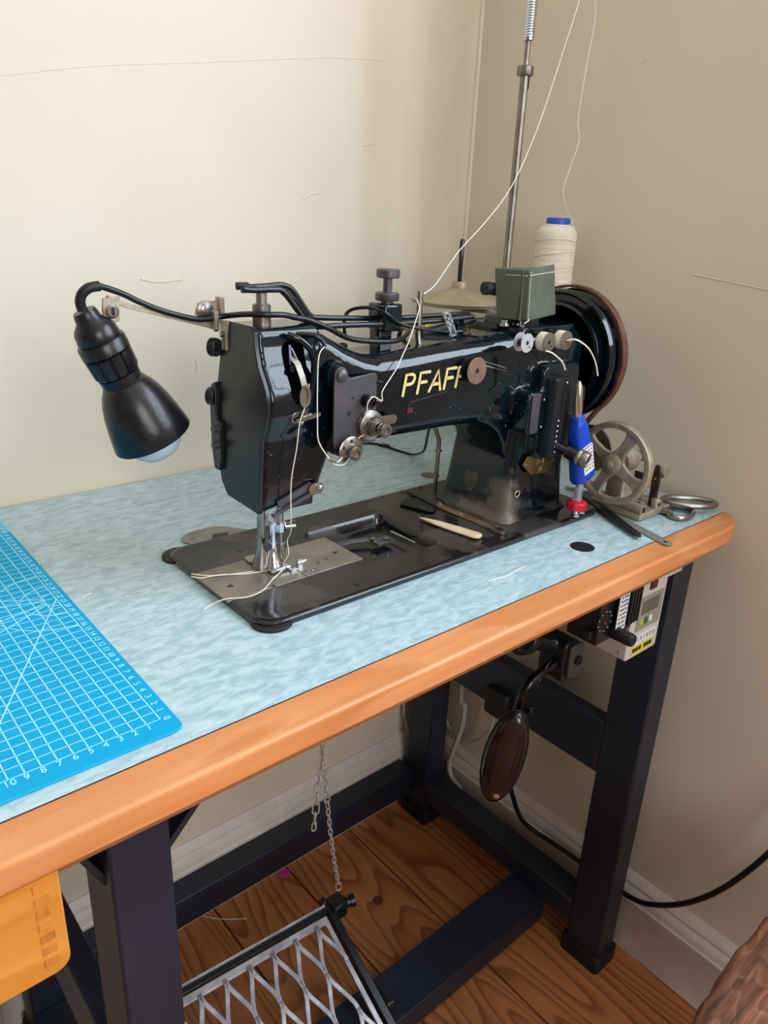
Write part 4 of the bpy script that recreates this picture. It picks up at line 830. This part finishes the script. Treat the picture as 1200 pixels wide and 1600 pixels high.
obj('wallet_body', MB().loft([[(x, y, z) for x, y in [(.5745, .6240), (.5850, .5900), (.5880, .5865), (.5930, .5850), (.6010, .5900), (.6035, .6270), (.6010, .6320), (.5790, .6290)]] for z in (BZ+.0003, BZ+.0035)]), black_rubber, cd, bevel=.0012)
obj('wallet_print', MB().box(.5865, .5876, .5920, .6080, BZ+.0034, BZ+.0038), print_grey, cd)
pk = thing('slide_plate', 'spare grey slide plate half hidden behind the machine bed', 'metal plate', (.365, .686, ZT))
obj('plate_body', MB().prism([(.400, .6675), (.330, .6675)] + [(.3560+.0310*math.cos(a)-.004, .6870+.0190*math.sin(a)) for a in [PI*1.02-PI*.98*i/14 for i in range(15)]] , 2, ZT+.0002, ZT+.0020), mat('grey_bare_plate', (150, 148, 140), .45, .5, col2=(132, 130, 122), nscale=40), pk, bevel=.0004)
obj('plate_window', MB().prism([(.3490, .6740), (.3660, .6690), (.3720, .6800), (.3560, .6850)], 2, ZT+.0018, ZT+.0024), black_satin, pk)
for x, y in ((.3335, .6880), (.352, .700)): obj('plate_screw', MB().lathe([(0, .0024), (.0006, .0024)], (x, y, ZT+.0018), (0, 0, 1), 12), steel, pk)
tag(obj('bent_wire', MB().tube([(.4850, .634, .7822), (.5031, .62, .7830), (.545, .632, .7825), (.590, .650, .7822), (.6079, .6720, .7822), (.640, .700, .7822), (.66, .71, .790)], .0016, 8, smooth=3), cable_m), 'thin black cable bending across the table behind the machine arm', 'cable') if False else None
tag(obj('foot_cable', MB().tube([(.660, .888, .7822), (.6988, .886, .7822), (.7093, .8741, .7822), (.7303, .8527, .7822), (.7350, .8108, .7822), (.7370, .7840, .7830), (.7200, .7500, .7950), (.683, .70, .8201), (.6578, .67, .8517), (.6400, .648, .8758)], .0019, 8, smooth=4), cable_m), 'thin black cable on the table seen below the machine arm', 'cable')

# blade like tweezers and steel rule
A = Vector((.8057, .5307, 0)); D = Vector((.7421, .4009, 0)); dd = D-A; sd = Vector((dd.y, -dd.x, 0)).normalized()
tw = thing('tweezers', 'long black tweezers lying from the bobbin winder towards the table edge', 'tweezers', (.774, .466, ZT))
for s, zo in ((1, 0), (-1, .0030)):
    rr = []
    for t, wd in ((0, .0045), (.25, .0058), (.6, .0062), (.85, .0052), (.96, .0042), (1, .0022)):
        q = A+dd*t; z = ZT+.0034+zo*(1-t*.9)
        rr.append([q+sd*wd+Vector((0, 0, z)), q-sd*wd+Vector((0, 0, z)), q-sd*wd+Vector((0, 0, z+.0020)), q+sd*wd+Vector((0, 0, z+.0020))])
    obj('tweezer_arm', MB().loft(rr), black_satin, tw, bevel=.0006)
A = Vector((.7955, .5060, 0)); D = Vector((.7570, .3700, 0)); dd = D-A; sd = Vector((dd.y, -dd.x, 0)).normalized(); L_ = dd.length; dn = dd.normalized()
def rp(t, s): return A+dn*t+sd*s
pts = [rp(0, .0065), rp(0, -.0065)] + [rp(L_-.0065+.0065*math.sin(a), -.0065*math.cos(a)) for a in [PI*i/12 for i in range(13)]]
ru = thing('steel_rule', 'flat steel rule with a hole, its end sticking out over the table edge', 'rule', (.776, .438, ZT))
obj('rule_blade', MB().prism([(p.x, p.y) for p in pts], 2, ZT+.0006, ZT+.0018), mat('satin_rule_steel', (158, 158, 156), .42, .6), ru)
h_ = rp(L_-.009, 0); obj('hang_hole', MB().lathe([(0, .0022), (.0002, .0022)], (h_.x, h_.y, ZT+.0018), (0, 0, 1), 14), black_rubber, ru)
# scissors
sc_ = thing('scissors', 'steel tailor scissors lying behind the bobbin winder, handles near the table corner', 'scissors', (.866, .43, ZT))
def loop(c, a, b, th, z, n=28):
    c = Vector(c); ca, sa = math.cos(th), math.sin(th)
    return [(c.x+a*math.cos(t)*ca-b*math.sin(t)*sa, c.y+a*math.cos(t)*sa+b*math.sin(t)*ca, z+zz(t)) for t in [2*PI*i/n for i in range(n)]]
def zz(t): return 0
obj('small_handle', MB().tube(loop((.8560, .4150, 0), .0225, .0140, .25, ZT+.0042), .0034, 10, closed=True), steel, sc_)
obj('large_handle', MB().tube(loop((.8850, .4210, 0), .0330, .0150, 2.35, ZT+.0100), .0040, 10, closed=True), steel, sc_)
obj('shank', MB().tube([(.8420, .4180, ZT+.0050), (.8400, .4350, ZT+.0050), (.8400, .4560, ZT+.0050)], [.0040, .0045, .0050], 10, smooth=4), steel, sc_)
obj('shank', MB().tube([(.8600, .4420, ZT+.0090), (.8500, .4560, ZT+.0080), (.8420, .4700, ZT+.0070)], [.0044, .0050], 10, smooth=4), steel_dull, sc_)
for s in (-1, 1):
    obj('scissor_blade', MB().prism([(.838, .452), (.846, .456), (.822+.006*s, .560), (.818+.006*s, .556)], 2, ZT+.004+.002*s, ZT+.0055+.002*s), steel, sc_)
obj('pivot_screw', MB().lathe([(0, .0045), (.002, .0045), (.0025, .0035)], (.840, .466, ZT+.0085), (0, 0, 1), 16), steel_dull, sc_)

# ------------------------------------------------------------------ bobbin winder
wn = thing('bobbin_winder', 'nickel bobbin winder with a four spoked wheel at the right end of the table', 'bobbin winder', (.825, .466, ZT))
obj('base_plate', MB().loft([[(x, y, z) for x, y in rrect(.7905+e, .8640-e, .4310+e, .5050-e, .003, 3)] for z, e in ((ZT+.0030, 0), (ZT+.0085, 0), (ZT+.0095, .001))]), nickel, wn)
obj('base_pad', MB().box(.793, .861, .434, .502, ZT+.0002, ZT+.0030), nickel, wn)
WX, WY, WZ, WR = .7835, .474, .8450, .0510
wh = obj('winder_wheel', MB().loft([[(WX+x, WY+r*math.cos(a), WZ+r*math.sin(a)) for x, r in ((-.0045, .0435), (-.0055, .0455), (-.0050, .0500), (-.0030, .0512), (-.0012, .0490), (.0012, .0490), (.0030, .0512), (.0050, .0500), (.0055, .0455), (.0045, .0435))] for a in [2*PI*i/64 for i in range(64)]], closed=True), nickel, wn, ang=50)
for i in range(4):
    a = math.radians(28+90*i); e = Vector((0, math.cos(a), math.sin(a))); f = Vector((0, -math.sin(a), math.cos(a))); O_ = Vector((WX, WY, WZ))
    obj('spoke', MB().loft([[O_+e*r+f*w_+Vector((.0028, 0, 0)), O_+e*r-f*w_+Vector((.0028, 0, 0)), O_+e*r-f*w_+Vector((-.0028, 0, 0)), O_+e*r+f*w_+Vector((-.0028, 0, 0))] for r, w_ in ((.006, .0115), (.012, .0085), (.020, .0062), (.034, .0062), (.041, .0085), (.0450, .0120))]), nickel, wh, bevel=.0012)
hb = obj('wheel_hub', MB().lathe([(0, .0100), (.008, .0100), (.009, .0125), (.013, .0115), (.0145, .0085), (.0150, .0050), (.0175, .0045), (.0180, .0020)], (WX+.006, WY, WZ), (-1, 0, 0), 30), nickel, wh)
obj('shaft_housing', MB().lathe([(0, .0080), (.006, .0080), (.006, .0145), (.030, .0145), (.032, .0125), (.034, .0090), (.044, .0085)], (WX+.004, WY, WZ), (1, 0, 0), 28), nickel, wn)
obj('bobbin_spindle', MB().lathe([(0, .0060), (.010, .0075), (.012, .0075), (.013, .0030), (.030, .0026)], (WX+.046, WY, WZ), (1, 0, 0), 18), steel, wn)
obj('housing_stand', MB().loft([[(x, y, z) for x, y in rrect(.800-e, .824+e, .466-e, .490+e, .004, 3)] for z, e in ((ZT+.009, .006), (ZT+.020, .001), (.836, 0))]), nickel, wn)
obj('round_guard', MB().lathe([(0, .030), (.0025, .030)], (.7985, .520, .850), (1, 0, 0), 32), steel_dull, wn)
obj('front_tube', MB().cyl((.7960, .4700, ZT+.0150), (.7960, .4315, ZT+.0150), .0062, n=18), nickel, wn)
obj('tube_bore', MB().cyl((.7960, .4316, ZT+.0150), (.7960, .4312, ZT+.0150), .0038, n=14), black_rubber, wn)
obj('lever_spring', MB().strip([(.806, .500, ZT+.012), (.816, .470, ZT+.016), (.823, .446, ZT+.012)], (.0034, 0, 0), (0, 0, .0008)), nickel, wn)
po = obj('lever_post', MB().loft([[(x, y, z) for x, y in ((.8290, .4360), (.8290, .4460), (.8325, .4460), (.8325, .4360))] for z in (ZT+.009, .832)] + [[(x, y, .843) for x, y in ((.8290, .4385), (.8290, .4445), (.8325, .4445), (.8325, .4385))]]), old_steel_purple, wn, bevel=.0006)
obj('post_foot', MB().lathe([(0, .0055), (.010, .0055), (.013, .0048)], (.8305, .4360, ZT+.009), (0, 0, 1), 18), nickel, wn)
obj('post_foot_screw', MB().lathe([(0, .0018), (.0006, .0018)], (.8290, .4308, ZT+.0155), (-.3, -1, 0), 10), black_rubber, wn)
obj('cross_lever', MB().box(.8330, .8360, .4410, .4800, .8180, .8270), old_steel_purple, wn, bevel=.0005)
obj('stop_tab', MB().box(.8320, .8470, .4340, .4358, .8280, .8440).box(.8320, .8350, .4340, .4420, .8280, .8330), nickel, wn, bevel=.0005)
obj('lever_rivet', MB().sphere((.8285, .4415, .8260), .0016, 8), steel, wn)
obj('latch', MB().tube([(.8060, .452, ZT+.011), (.8110, .444, ZT+.018), (.8190, .440, ZT+.011)], .0026, 8, smooth=4), steel, wn)

# ------------------------------------------------------------------ cutting mat
cmt = thing('cutting_mat', 'bright blue cutting mat with white grid and numbers at the table left', 'cutting mat', (.1718, .42, ZT))
O_ = Vector((.1718, .42, 0)); eu = Vector((-1, 0.0, 0)); ev = Vector((.0065, 1, 0)).normalized(); CU = .00986; ZM = ZT+.0022
def mp_(u, v, z=0): return O_+eu*(u*CU)+ev*(v*CU)+Vector((0, 0, z))
mo = []
for (a, b) in rrect(-1.05, 29.0, -1.80, 46.3, .75, 6): q = mp_(a, b); mo.append((q.x, q.y))
obj('mat_sheet', MB().prism(mo, 2, ZT+.0003, ZM), mat_blue, cmt, bevel=.0004)
def mline(mb, p, q, wdt=.055):
    p = Vector(p); q = Vector(q); d = (q-p).normalized(); s = Vector((-d.y, d.x))*wdt/2
    P = [mp_(*(p+s), ZM-.0002), mp_(*(p-s), ZM-.0002), mp_(*(q-s), ZM-.0002), mp_(*(q+s), ZM-.0002)]
    mb.loft([P, [x+Vector((0, 0, .0003)) for x in P]])
g1 = MB(); g2 = MB()
for u in range(0, 29): mline(g2, (u, 0), (u, 45), .085)
for v in range(0, 46): mline(g1, (0, v), (28, v), .06)
obj('grid_lines', g1, mat_line, cmt); obj('bold_lines', g2, mat_line, cmt)
ga = MB()
G = (0, 21.7)
ZM += .0002; mline(ga, G, (10.9, 2.5), .09)
for a in (60, 75, 105, 120):
    r0 = 1.0; mline(ga, (G[0]+r0*math.sin(math.radians(a)), G[1]+r0*math.cos(math.radians(a))), (G[0]+14*math.sin(math.radians(a)), G[1]+14*math.cos(math.radians(a))), .05)
for r in (1.3, 3.0, 5.6):
    P = [(r*math.sin(a)+.0, G[1]+r*math.cos(a)) for a in [PI*i/32 for i in range(33)]]
    for i in range(32): mline(ga, P[i], P[i+1], .07)
obj('angle_lines', ga, mat_line, cmt)
ZM -= .0002
for v in range(0, 44):
    text('edge_number', str(v), .0072, mat_line, cmt, mp_(-.42, v if v else -.15, ZM), eu*-1 if False else ev*-1, eu*-1, .00015)
for u in range(1, 14):
    text('edge_number', str(u), .0078, mat_line, cmt, mp_(u, -.42, ZM), eu*-1, ev, .00015)
text('printed_word', 'Elan&ten', .0135, mat_line, cmt, mp_(-.80, 42.2, ZM)+Vector((.0010, 0, 0)), ev*-1, eu*-1, .00015)
text('angle_number', '60', .0090, mat_line, cmt, mp_(11.5, 2.0, ZM), eu*-1, ev, .00015)

# ------------------------------------------------------------------ under the table
kl = thing('knee_lifter', 'dark brown oval knee lifter pad on a bent rod below the table', 'knee lifter', (.64, .46, .42))
pc = Vector((.6235, .463, .4930)); pn = Vector((-.80, -.60, .02)).normalized(); pu = Vector((.10, -.10, 1)).normalized(); ps = pn.cross(pu).normalized(); pu = ps.cross(pn)
rg_ = []
for f, w_ in ((-.010, .55), (-.008, .90), (-.003, 1.0), (.002, .985), (.007, .86), (.010, .62), (.0118, .25)):
    rg_.append([pc+pn*f+ps*(.0245*w_*math.cos(a))+pu*(.0705*(w_ if w_ < .9 else w_)*math.sin(a)) for a in [2*PI*i/40 for i in range(40)]])
kp_ = obj('knee_pad', MB().loft(rg_), pad_brown, kl, ang=60)
obj('pad_rim', MB().tube([pc+pn*(-.001)+ps*(.0250*math.cos(a))+pu*(.0712*math.sin(a)) for a in [2*PI*i/40 for i in range(40)]], .0012, 6, closed=True), black_rubber, kp_)
obj('pad_screw', MB().lathe([(0, .0042), (.0012, .0042), (.0018, .003)], pc+pn*.0072-pu*.054-ps*.004, pn, 14), chrome, kp_)
obj('bent_rod', MB().tube([(.6450, .472, .5100), (.6455, .468, .5450), (.6470, .464, .5720), (.6530, .462, .5870), (.6680, .462, .5945), (.7060, .464, .5990)], .0062, 14, smooth=5), steel_dark, kl)
obj('clamp_collar', MB().box(.6520, .6600, .4540, .4640, .5490, .5580), black_satin, kl, bevel=.001)
kb = obj('clamp_block', MB().loft([[(x, y, z) for x, z in rrect(.7060, .7360, .5710, .6300, .010, 4)] for y in (.452, .490)]), black_satin, kl, bevel=.002)
obj('clamp_plate', MB().loft([[(x, y, z) for x, z in rrect(.7140, .7420, .5760, .6250, .008, 4)] for y in (.4480, .4520)]), gun_metal, kb, bevel=.001)
obj('clamp_bolt', MB().lathe([(0, .0065), (.003, .0065), (.0035, .004)], (.7300, .4480, .6010), (0, -1, 0), 16), black_rubber, kb)
hl_ = [Vector((.7080, .476, .6200)).lerp(Vector((.6680, .478, .6390)), i/120) + Vector((.0, .0115*math.cos(2*PI*i/12), .0115*math.sin(2*PI*i/12))) for i in range(121)]
obj('return_spring', MB().tube(hl_, .0022, 6), black_satin, kl)
obj('lifter_shaft', MB().cyl((.7150, .476, .617), (.6400, .480, .652), .0085, n=16), black_satin, kl)
obj('shaft_bearing', MB().lathe([(0, .010), (.004, .020), (.016, .022), (.018, .018)], (.6640, .478, .6410), (-.88, .05, .42), 24).box(.628, .654, .466, .494, .640, .7400), black_satin, kl, bevel=.001)
obj('spring_tail', MB().tube([(.7060, .466, .6100), (.6950, .462, .6080), (.6800, .460, .6010), (.6700, .458, .5900), (.6690, .458, .5840)], .0010, 6, smooth=4), steel_dark, kl)
# motor control box
mc = thing('motor_controller', 'white motor control box with black dial unit hanging below the table corner', 'control box', (.73, .40, .63))
wb = obj('white_housing', MB().loft([[(x, y, z) for x, z in rrect(.7290, .7970, .6300, .7380, .004, 3)] for y in (.3850, .4270)]), control_white, mc, bevel=.0015)
obj('mounting_plate', MB().box(.7970, .8290, .3850, .3880, .7235, .7380), control_white, wb, bevel=.001)
obj('power_switch', MB().box(.7565, .7705, .3828, .3852, .7190, .7340), dark_red, mc, bevel=.001)
pn_ = obj('display_panel', MB().loft([[(x, y, z) for x, z in rrect(.7400, .7920, .6670, .7120, .001, 2)] for y in (.3843, .3852)]), grey_panel, mc)
obj('display', MB().box(.7470, .7830, .3838, .3846, .6885, .7060), lcd, pn_)
for i, (m_) in enumerate((yellow_key, green_key, label_white, grey_panel)):
    obj('key', MB().box(.7470+i*.0098, .7540+i*.0098, .3836, .3846, .6740, .6820), m_, pn_, bevel=.0004)
ls_ = obj('number_label', MB().box(.7400, .7890, .3845, .3852, .6470, .6600), label_white, mc)
for i, chd in enumerate('0151025'):
    text('label_digit', chd, .0078, ink, ls_, (.7435+i*.0068, .3843, .6540), (1, 0, 0), (0, 0, 1), .0001)
yl = obj('yellow_label', MB().box(.7400, .7890, .3845, .3852, .6345, .6460), yellow_label, mc)
mbk = MB()
for a, b in ((.7425, .7480), (.7490, .7540), (.7555, .7610), (.7670, .7720), (.7730, .7775), (.7785, .7840)): mbk.box(a, b, .3842, .3846, .6380, .6435)
obj('label_print', mbk, ink, yl)
obj('case_screw', MB().sphere((.7286, .3930, .6400), .0018, 8), chrome, wb)
bk = obj('dial_unit', MB().box(.6590, .7286, .3850, .4250, .6780, .7385), black_satin, mc, bevel=.0015)
obj('dial_face', MB().lathe([(0, .0140), (.0006, .0140), (.0008, .012)], (.6690, .3850, .7070), (0, -1, 0), 28), black_rubber, bk)
mbk = MB()
for i in range(10):
    a = 2*PI*i/10+.3; mbk.sphere((.6690+.0120*math.cos(a), .3843, .7070+.0120*math.sin(a)), .0008, 6)
obj('dial_dots', mbk, label_white, bk)
obj('dial_mark', MB().sphere((.6700, .3842, .7040), .0022, 8), mat('red_purple_mark', (120, 40, 70), .5), bk)
obj('dial_knob', MB().lathe([(0, .0070), (.004, .0078), (.026, .0076), (.028, .0066)], (.6880, .3850, .6880), (0, -1, 0), 24), black_rubber, bk)
obj('side_stub', MB().box(.6520, .6592, .3900, .4000, .6850, .6950), black_rubber, bk, bevel=.001)
rb_ = MB()
rb_.box(.6880, .7280, .3790, .3850, .6920, .7385)
for i in range(4): rb_.box(.7045+i*.0058, .7078+i*.0058, .3755, .3790, .6930, .7385)
hb_ = obj('ribbed_heatsink', rb_, black_satin, mc, bevel=.0006)
sl_ = obj('white_sticker', MB().loft([[(x, y, z) for x, z in rrect(.6835, .7015, .6900, .7385, .002, 3)] for y in (.3780, .3790)]), label_white, hb_)
mbk = MB(); random.seed(3)
for i in range(8):
    z = .6940+i*.0054
    for j in range(3): mbk.box(.6860+j*.0050, .6860+j*.0050+random.uniform(.0025, .0045), .3778, .3781, z, z+.0026)
obj('sticker_print', mbk, print_grey, sl_)

# chain from the lifter to the treadle, a loose end beside it
def chain(name, pts, label, big):
    P = catmull([Vector(p) for p in pts], 40); d = [0]
    for i in range(1, len(P)): d.append(d[-1]+(P[i]-P[i-1]).length)
    def at(s):
        for i in range(1, len(P)):
            if d[i] >= s: return P[i-1].lerp(P[i], (s-d[i-1])/max(d[i]-d[i-1], 1e-9))
        return P[-1]
    t = thing(name, label, 'chain', tuple(P[-1]), 'chains under the table'); s = 0; k = 0; protos = {}
    while s < d[-1]-.010:
        l = .0150 if any(a < s/d[-1] < b for a, b in big) else .0105; wd = .0042 if l > .011 else .0026
        a = at(s); b = at(min(s+l, d[-1])); key = l
        if key not in protos:
            hh = l/2+.0012
            loop_ = [(wd*math.cos(q), 0, (hh-wd)*(1 if math.sin(q) >= 0 else -1)+wd*math.sin(q)) for q in [2*PI*i/14 for i in range(14)]]
            o = obj('chain_link', MB().tube(loop_, .0010, 6, closed=True), chain_m, t); protos[key] = o
        else:
            o = protos[key].copy(); C.objects.link(o)
        o.parent = t; o.location = (a+b)/2 - P[-1]
        o.rotation_mode = 'QUATERNION'
        o.rotation_quaternion = (b-a).to_track_quat('Z', 'Y') @ Quaternion((0, 0, 1), (PI/2 if k % 2 else 0)+.5)
        s += l; k += 1
    return t
chain('chain', [(.4520, .605, .738), (.4463, .60, .51), (.4394, .60, .4499), (.4332, .60, .385)], 'short steel chain end hanging free below the table', [(.80, .97)])
chain('chain', [(.4640, .628, .738), (.4665, .63, .4857), (.4763, .635, .421), (.4864, .64, .3521), (.4995, .645, .2711), (.5127, .65, .2096), (.5195, .652, .1700)], 'long steel chain running down to the corner of the foot treadle', [(.57, .66), (.95, 1.0)])
# treadle
tr = thing('foot_treadle', 'cast iron foot treadle with an open lattice below the table', 'treadle', (.40, .60, .08))
Pa = Vector((.5080, .6600, .1400)); Pb = Vector((.2240, .6800, .1420)); Pf = Vector((.4800, .5050, .0800))
ex = (Pb-Pa).normalized(); ey = (Pf-Pa); ey = (ey-ex*ey.dot(ex)); LY_ = ey.length; ey = ey.normalized(); ez = ex.cross(ey)
if ez.z < 0: ez = -ez
LX = (Pb-Pa).length; LYT = .2060
def tp_(x, y, z=0): return Pa+ex*x+ey*y+ez*z
obj('rear_rail', MB().strip([tp_(.004, 0), tp_(LX, 0)], ey*.0055, ez*.010), black_satin, tr, bevel=.001)
obj('rail_rib', MB().strip([tp_(.010, -.0040, .012), tp_(LX, -.0040, .012)], ey*.0014, ez*.0020), cast_iron, tr)
obj('plate_edge', MB().strip([tp_(.012, .0125, .0035), tp_(LX, .0125, .0035)], ey*.0055, ez*.0028), cast_iron, tr, bevel=.001)
obj('side_bar', MB().strip([tp_(.0035, -.006, .002), tp_(.0035, LYT, .002)], ex*.0055, ez*.0095), black_satin, tr, bevel=.001)
obj('side_bar', MB().strip([tp_(LX, -.006, .002), tp_(LX, LYT, .002)], ex*.0055, ez*.0095), black_satin, tr, bevel=.001)
obj('inner_side', MB().strip([tp_(.0160, .012, .0035), tp_(.0160, LYT, .0035)], ex*.0032, ez*.0026), cast_iron, tr)
def bar(pts): obj('lattice_bar', MB().ribbon([tp_(x, y, .0062) for x, y in pts], .0031, .0030, ez), cast_iron, tr, bevel=.0008)
pit = .0362; rowh = .0590; n = int(LX/pit)
for i in range(n):
    x0 = .016+pit*(i+.5)
    for j in range(3):
        y0 = .0150+rowh*j; off = 0 if j % 2 == 0 else pit/2
        x = x0+off
        if x > LX-.01: continue
        # each cell: two bars from a shared foot, spreading and closing again
        y1 = y0+rowh
        if y1 > LYT: continue
        bar(catmull([Vector((x, y0, 0)), Vector((x+pit*.14, y0+rowh*.30, 0)), Vector((x+pit*.40, y0+rowh*.72, 0)), Vector((x+pit*.5, y1, 0))], 3) if False else [(x, y0), (x+pit*.02, y0+rowh*.13), (x+pit*.10, y0+rowh*.28), (x+pit*.40, y0+rowh*.72), (x+pit*.48, y0+rowh*.87), (x+pit*.5, y1)])
        bar([(x, y0), (x-pit*.02, y0+rowh*.13), (x-pit*.10, y0+rowh*.28), (x-pit*.40, y0+rowh*.72), (x-pit*.48, y0+rowh*.87), (x-pit*.5, y1)])
obj('front_rail', MB().strip([tp_(.004, LYT), tp_(LX, LYT)], ey*.006, ez*.008), black_satin, tr, bevel=.001)
hg = obj('corner_hub', MB().box(.5050, .5290, .6420, .6680, .1290, .1570), black_satin, tr, bevel=.003)
obj('hub_pin', MB().cyl((.5250, .6530, .1440), (.5420, .6480, .1450), .0080, n=20).cyl((.5380, .6490, .1450), (.5440, .6470, .1455), .0095, n=20), steel_dark, tr)
obj('hub_knob', MB().cyl((.5020, .668, .150), (.5010, .674, .152), .0055, n=14), black_rubber, tr)
obj('pivot_bolt', MB().cyl(tp_(-.004, .150, .004), tp_(-.014, .150, .004), .0055, n=14), black_satin, tr)
obj('pivot_bracket', MB().box(.498, .520, .515, .560, .0645, .0720), black_satin, tr, bevel=.001)

# cables
tag(obj('mains_cable', MB().tube([(.836, .628, .349), (.838, .622, .300), (.842, .614, .250), (.852, .6052, .205), (.875, .6008, .1487), (.8935, .5854, .120), (.9005, .5336, .118), (.9005, .4859, .1205), (.9005, .4494, .1225), (.8990, .4178, .1257), (.899, .3918, .1275), (.90, .3658, .1366), (.903, .3297, .1646), (.905, .2975, .2026), (.905, .269, .2503), (.905, .2445, .3045), (.905, .2256, .3541), (.905, .2088, .4052), (.915, .16, .52), (.925, .12, .60)], .0042, 10, smooth=4), cable_m), 'thick black mains cable sagging along the right wall behind the table leg', 'cable')
tag(obj('white_cable', MB().tube([(.905, .7884, .735), (.905, .7884, .3037), (.905, .7761, .2679), (.905, .777, .2164), (.905, .7925, .1541), (.905, .8001, .1114), (.903, .7895, .0889), (.898, .7607, .0814), (.898, .7503, .0500), (.900, .745, .0045)], .0050, 10, smooth=4), cable_white), 'white cable dropping along the right wall behind the rear leg', 'cable')
tag(obj('white_wire', MB().tube([(.915, .850, .235), (.916, .8232, .1885), (.918, .802, .1763), (.918, .7746, .1774), (.915, .7459, .1991), (.905, .7174, .2393), (.900, .700, .300), (.900, .690, .735)], .0026, 8, smooth=4), cable_white), 'thin white wire looping low in front of the right wall', 'wire')
tag(obj('white_cable', MB().tube([(.850, .884, .735), (.8529, .885, .2425), (.8573, .885, .2031), (.8625, .880, .1642), (.866, .8715, .1315), (.868, .8705, .004)], .0036, 8, smooth=4), cable_white), 'white cable hanging against the back wall left of the rear leg', 'cable')
# bin and stool at the edge of the picture
bn = thing('waste_bin', 'pale grey round bin on the floor under the drawer', 'bin', (.012, .765, 0))
obj('bin_body', MB().lathe([(0, .064), (.004, .068), (.45, .072), (.454, .074), (.460, .074), (.458, .069), (.02, .064)], (.012, .765, .0002), (0, 0, 1), 44), bin_m, bn)
st = thing('rustic_stool', 'rough worn brown wooden stool with an irregular edge in the foreground', 'stool', (.70, .03, 0))
random.seed(5)
ed = [(.470, .158), (.500, .160), (.545, .1585), (.565, .161), (.585, .166), (.605, .1655), (.625, .169), (.650, .170), (.672, .172), (.695, .169), (.715, .1695), (.735, .171), (.750, .166), (.772, .165), (.800, .160), (.815, .140), (.818, .05), (.815, -.12), (.80, -.15), (.66, -.155), (.49, -.15), (.462, -.13), (.460, .05), (.462, .14)]
rr = []
for z, e in ((.372, .008), (.380, .001), (.398, -.0015), (.410, .000), (.4165, .003), (.4195, .007), (.4200, .014)):
    rr.append([(x+(.64-x)*e/.18, y+(.01-y)*e/.16, z) for x, y in ed])
seat = obj('seat', MB().loft(rr), rough_wood, st, ang=60)
obj('seat_crack', MB().ribbon([(.700, .125, .4196), (.722, .138, .4196), (.748, .136, .4196), (.775, .126, .4196)], .0045, .0008, (0, 0, 1)), mat('dark_gouge', (54, 34, 30), .8), seat)
for x, y in ((.50, .12), (.78, .12), (.50, -.11), (.78, -.11)):
    obj('leg', MB().lathe([(0, .018), (.374, .022)], (x, y, 0), (0, 0, 1), 16), rough_wood, st)
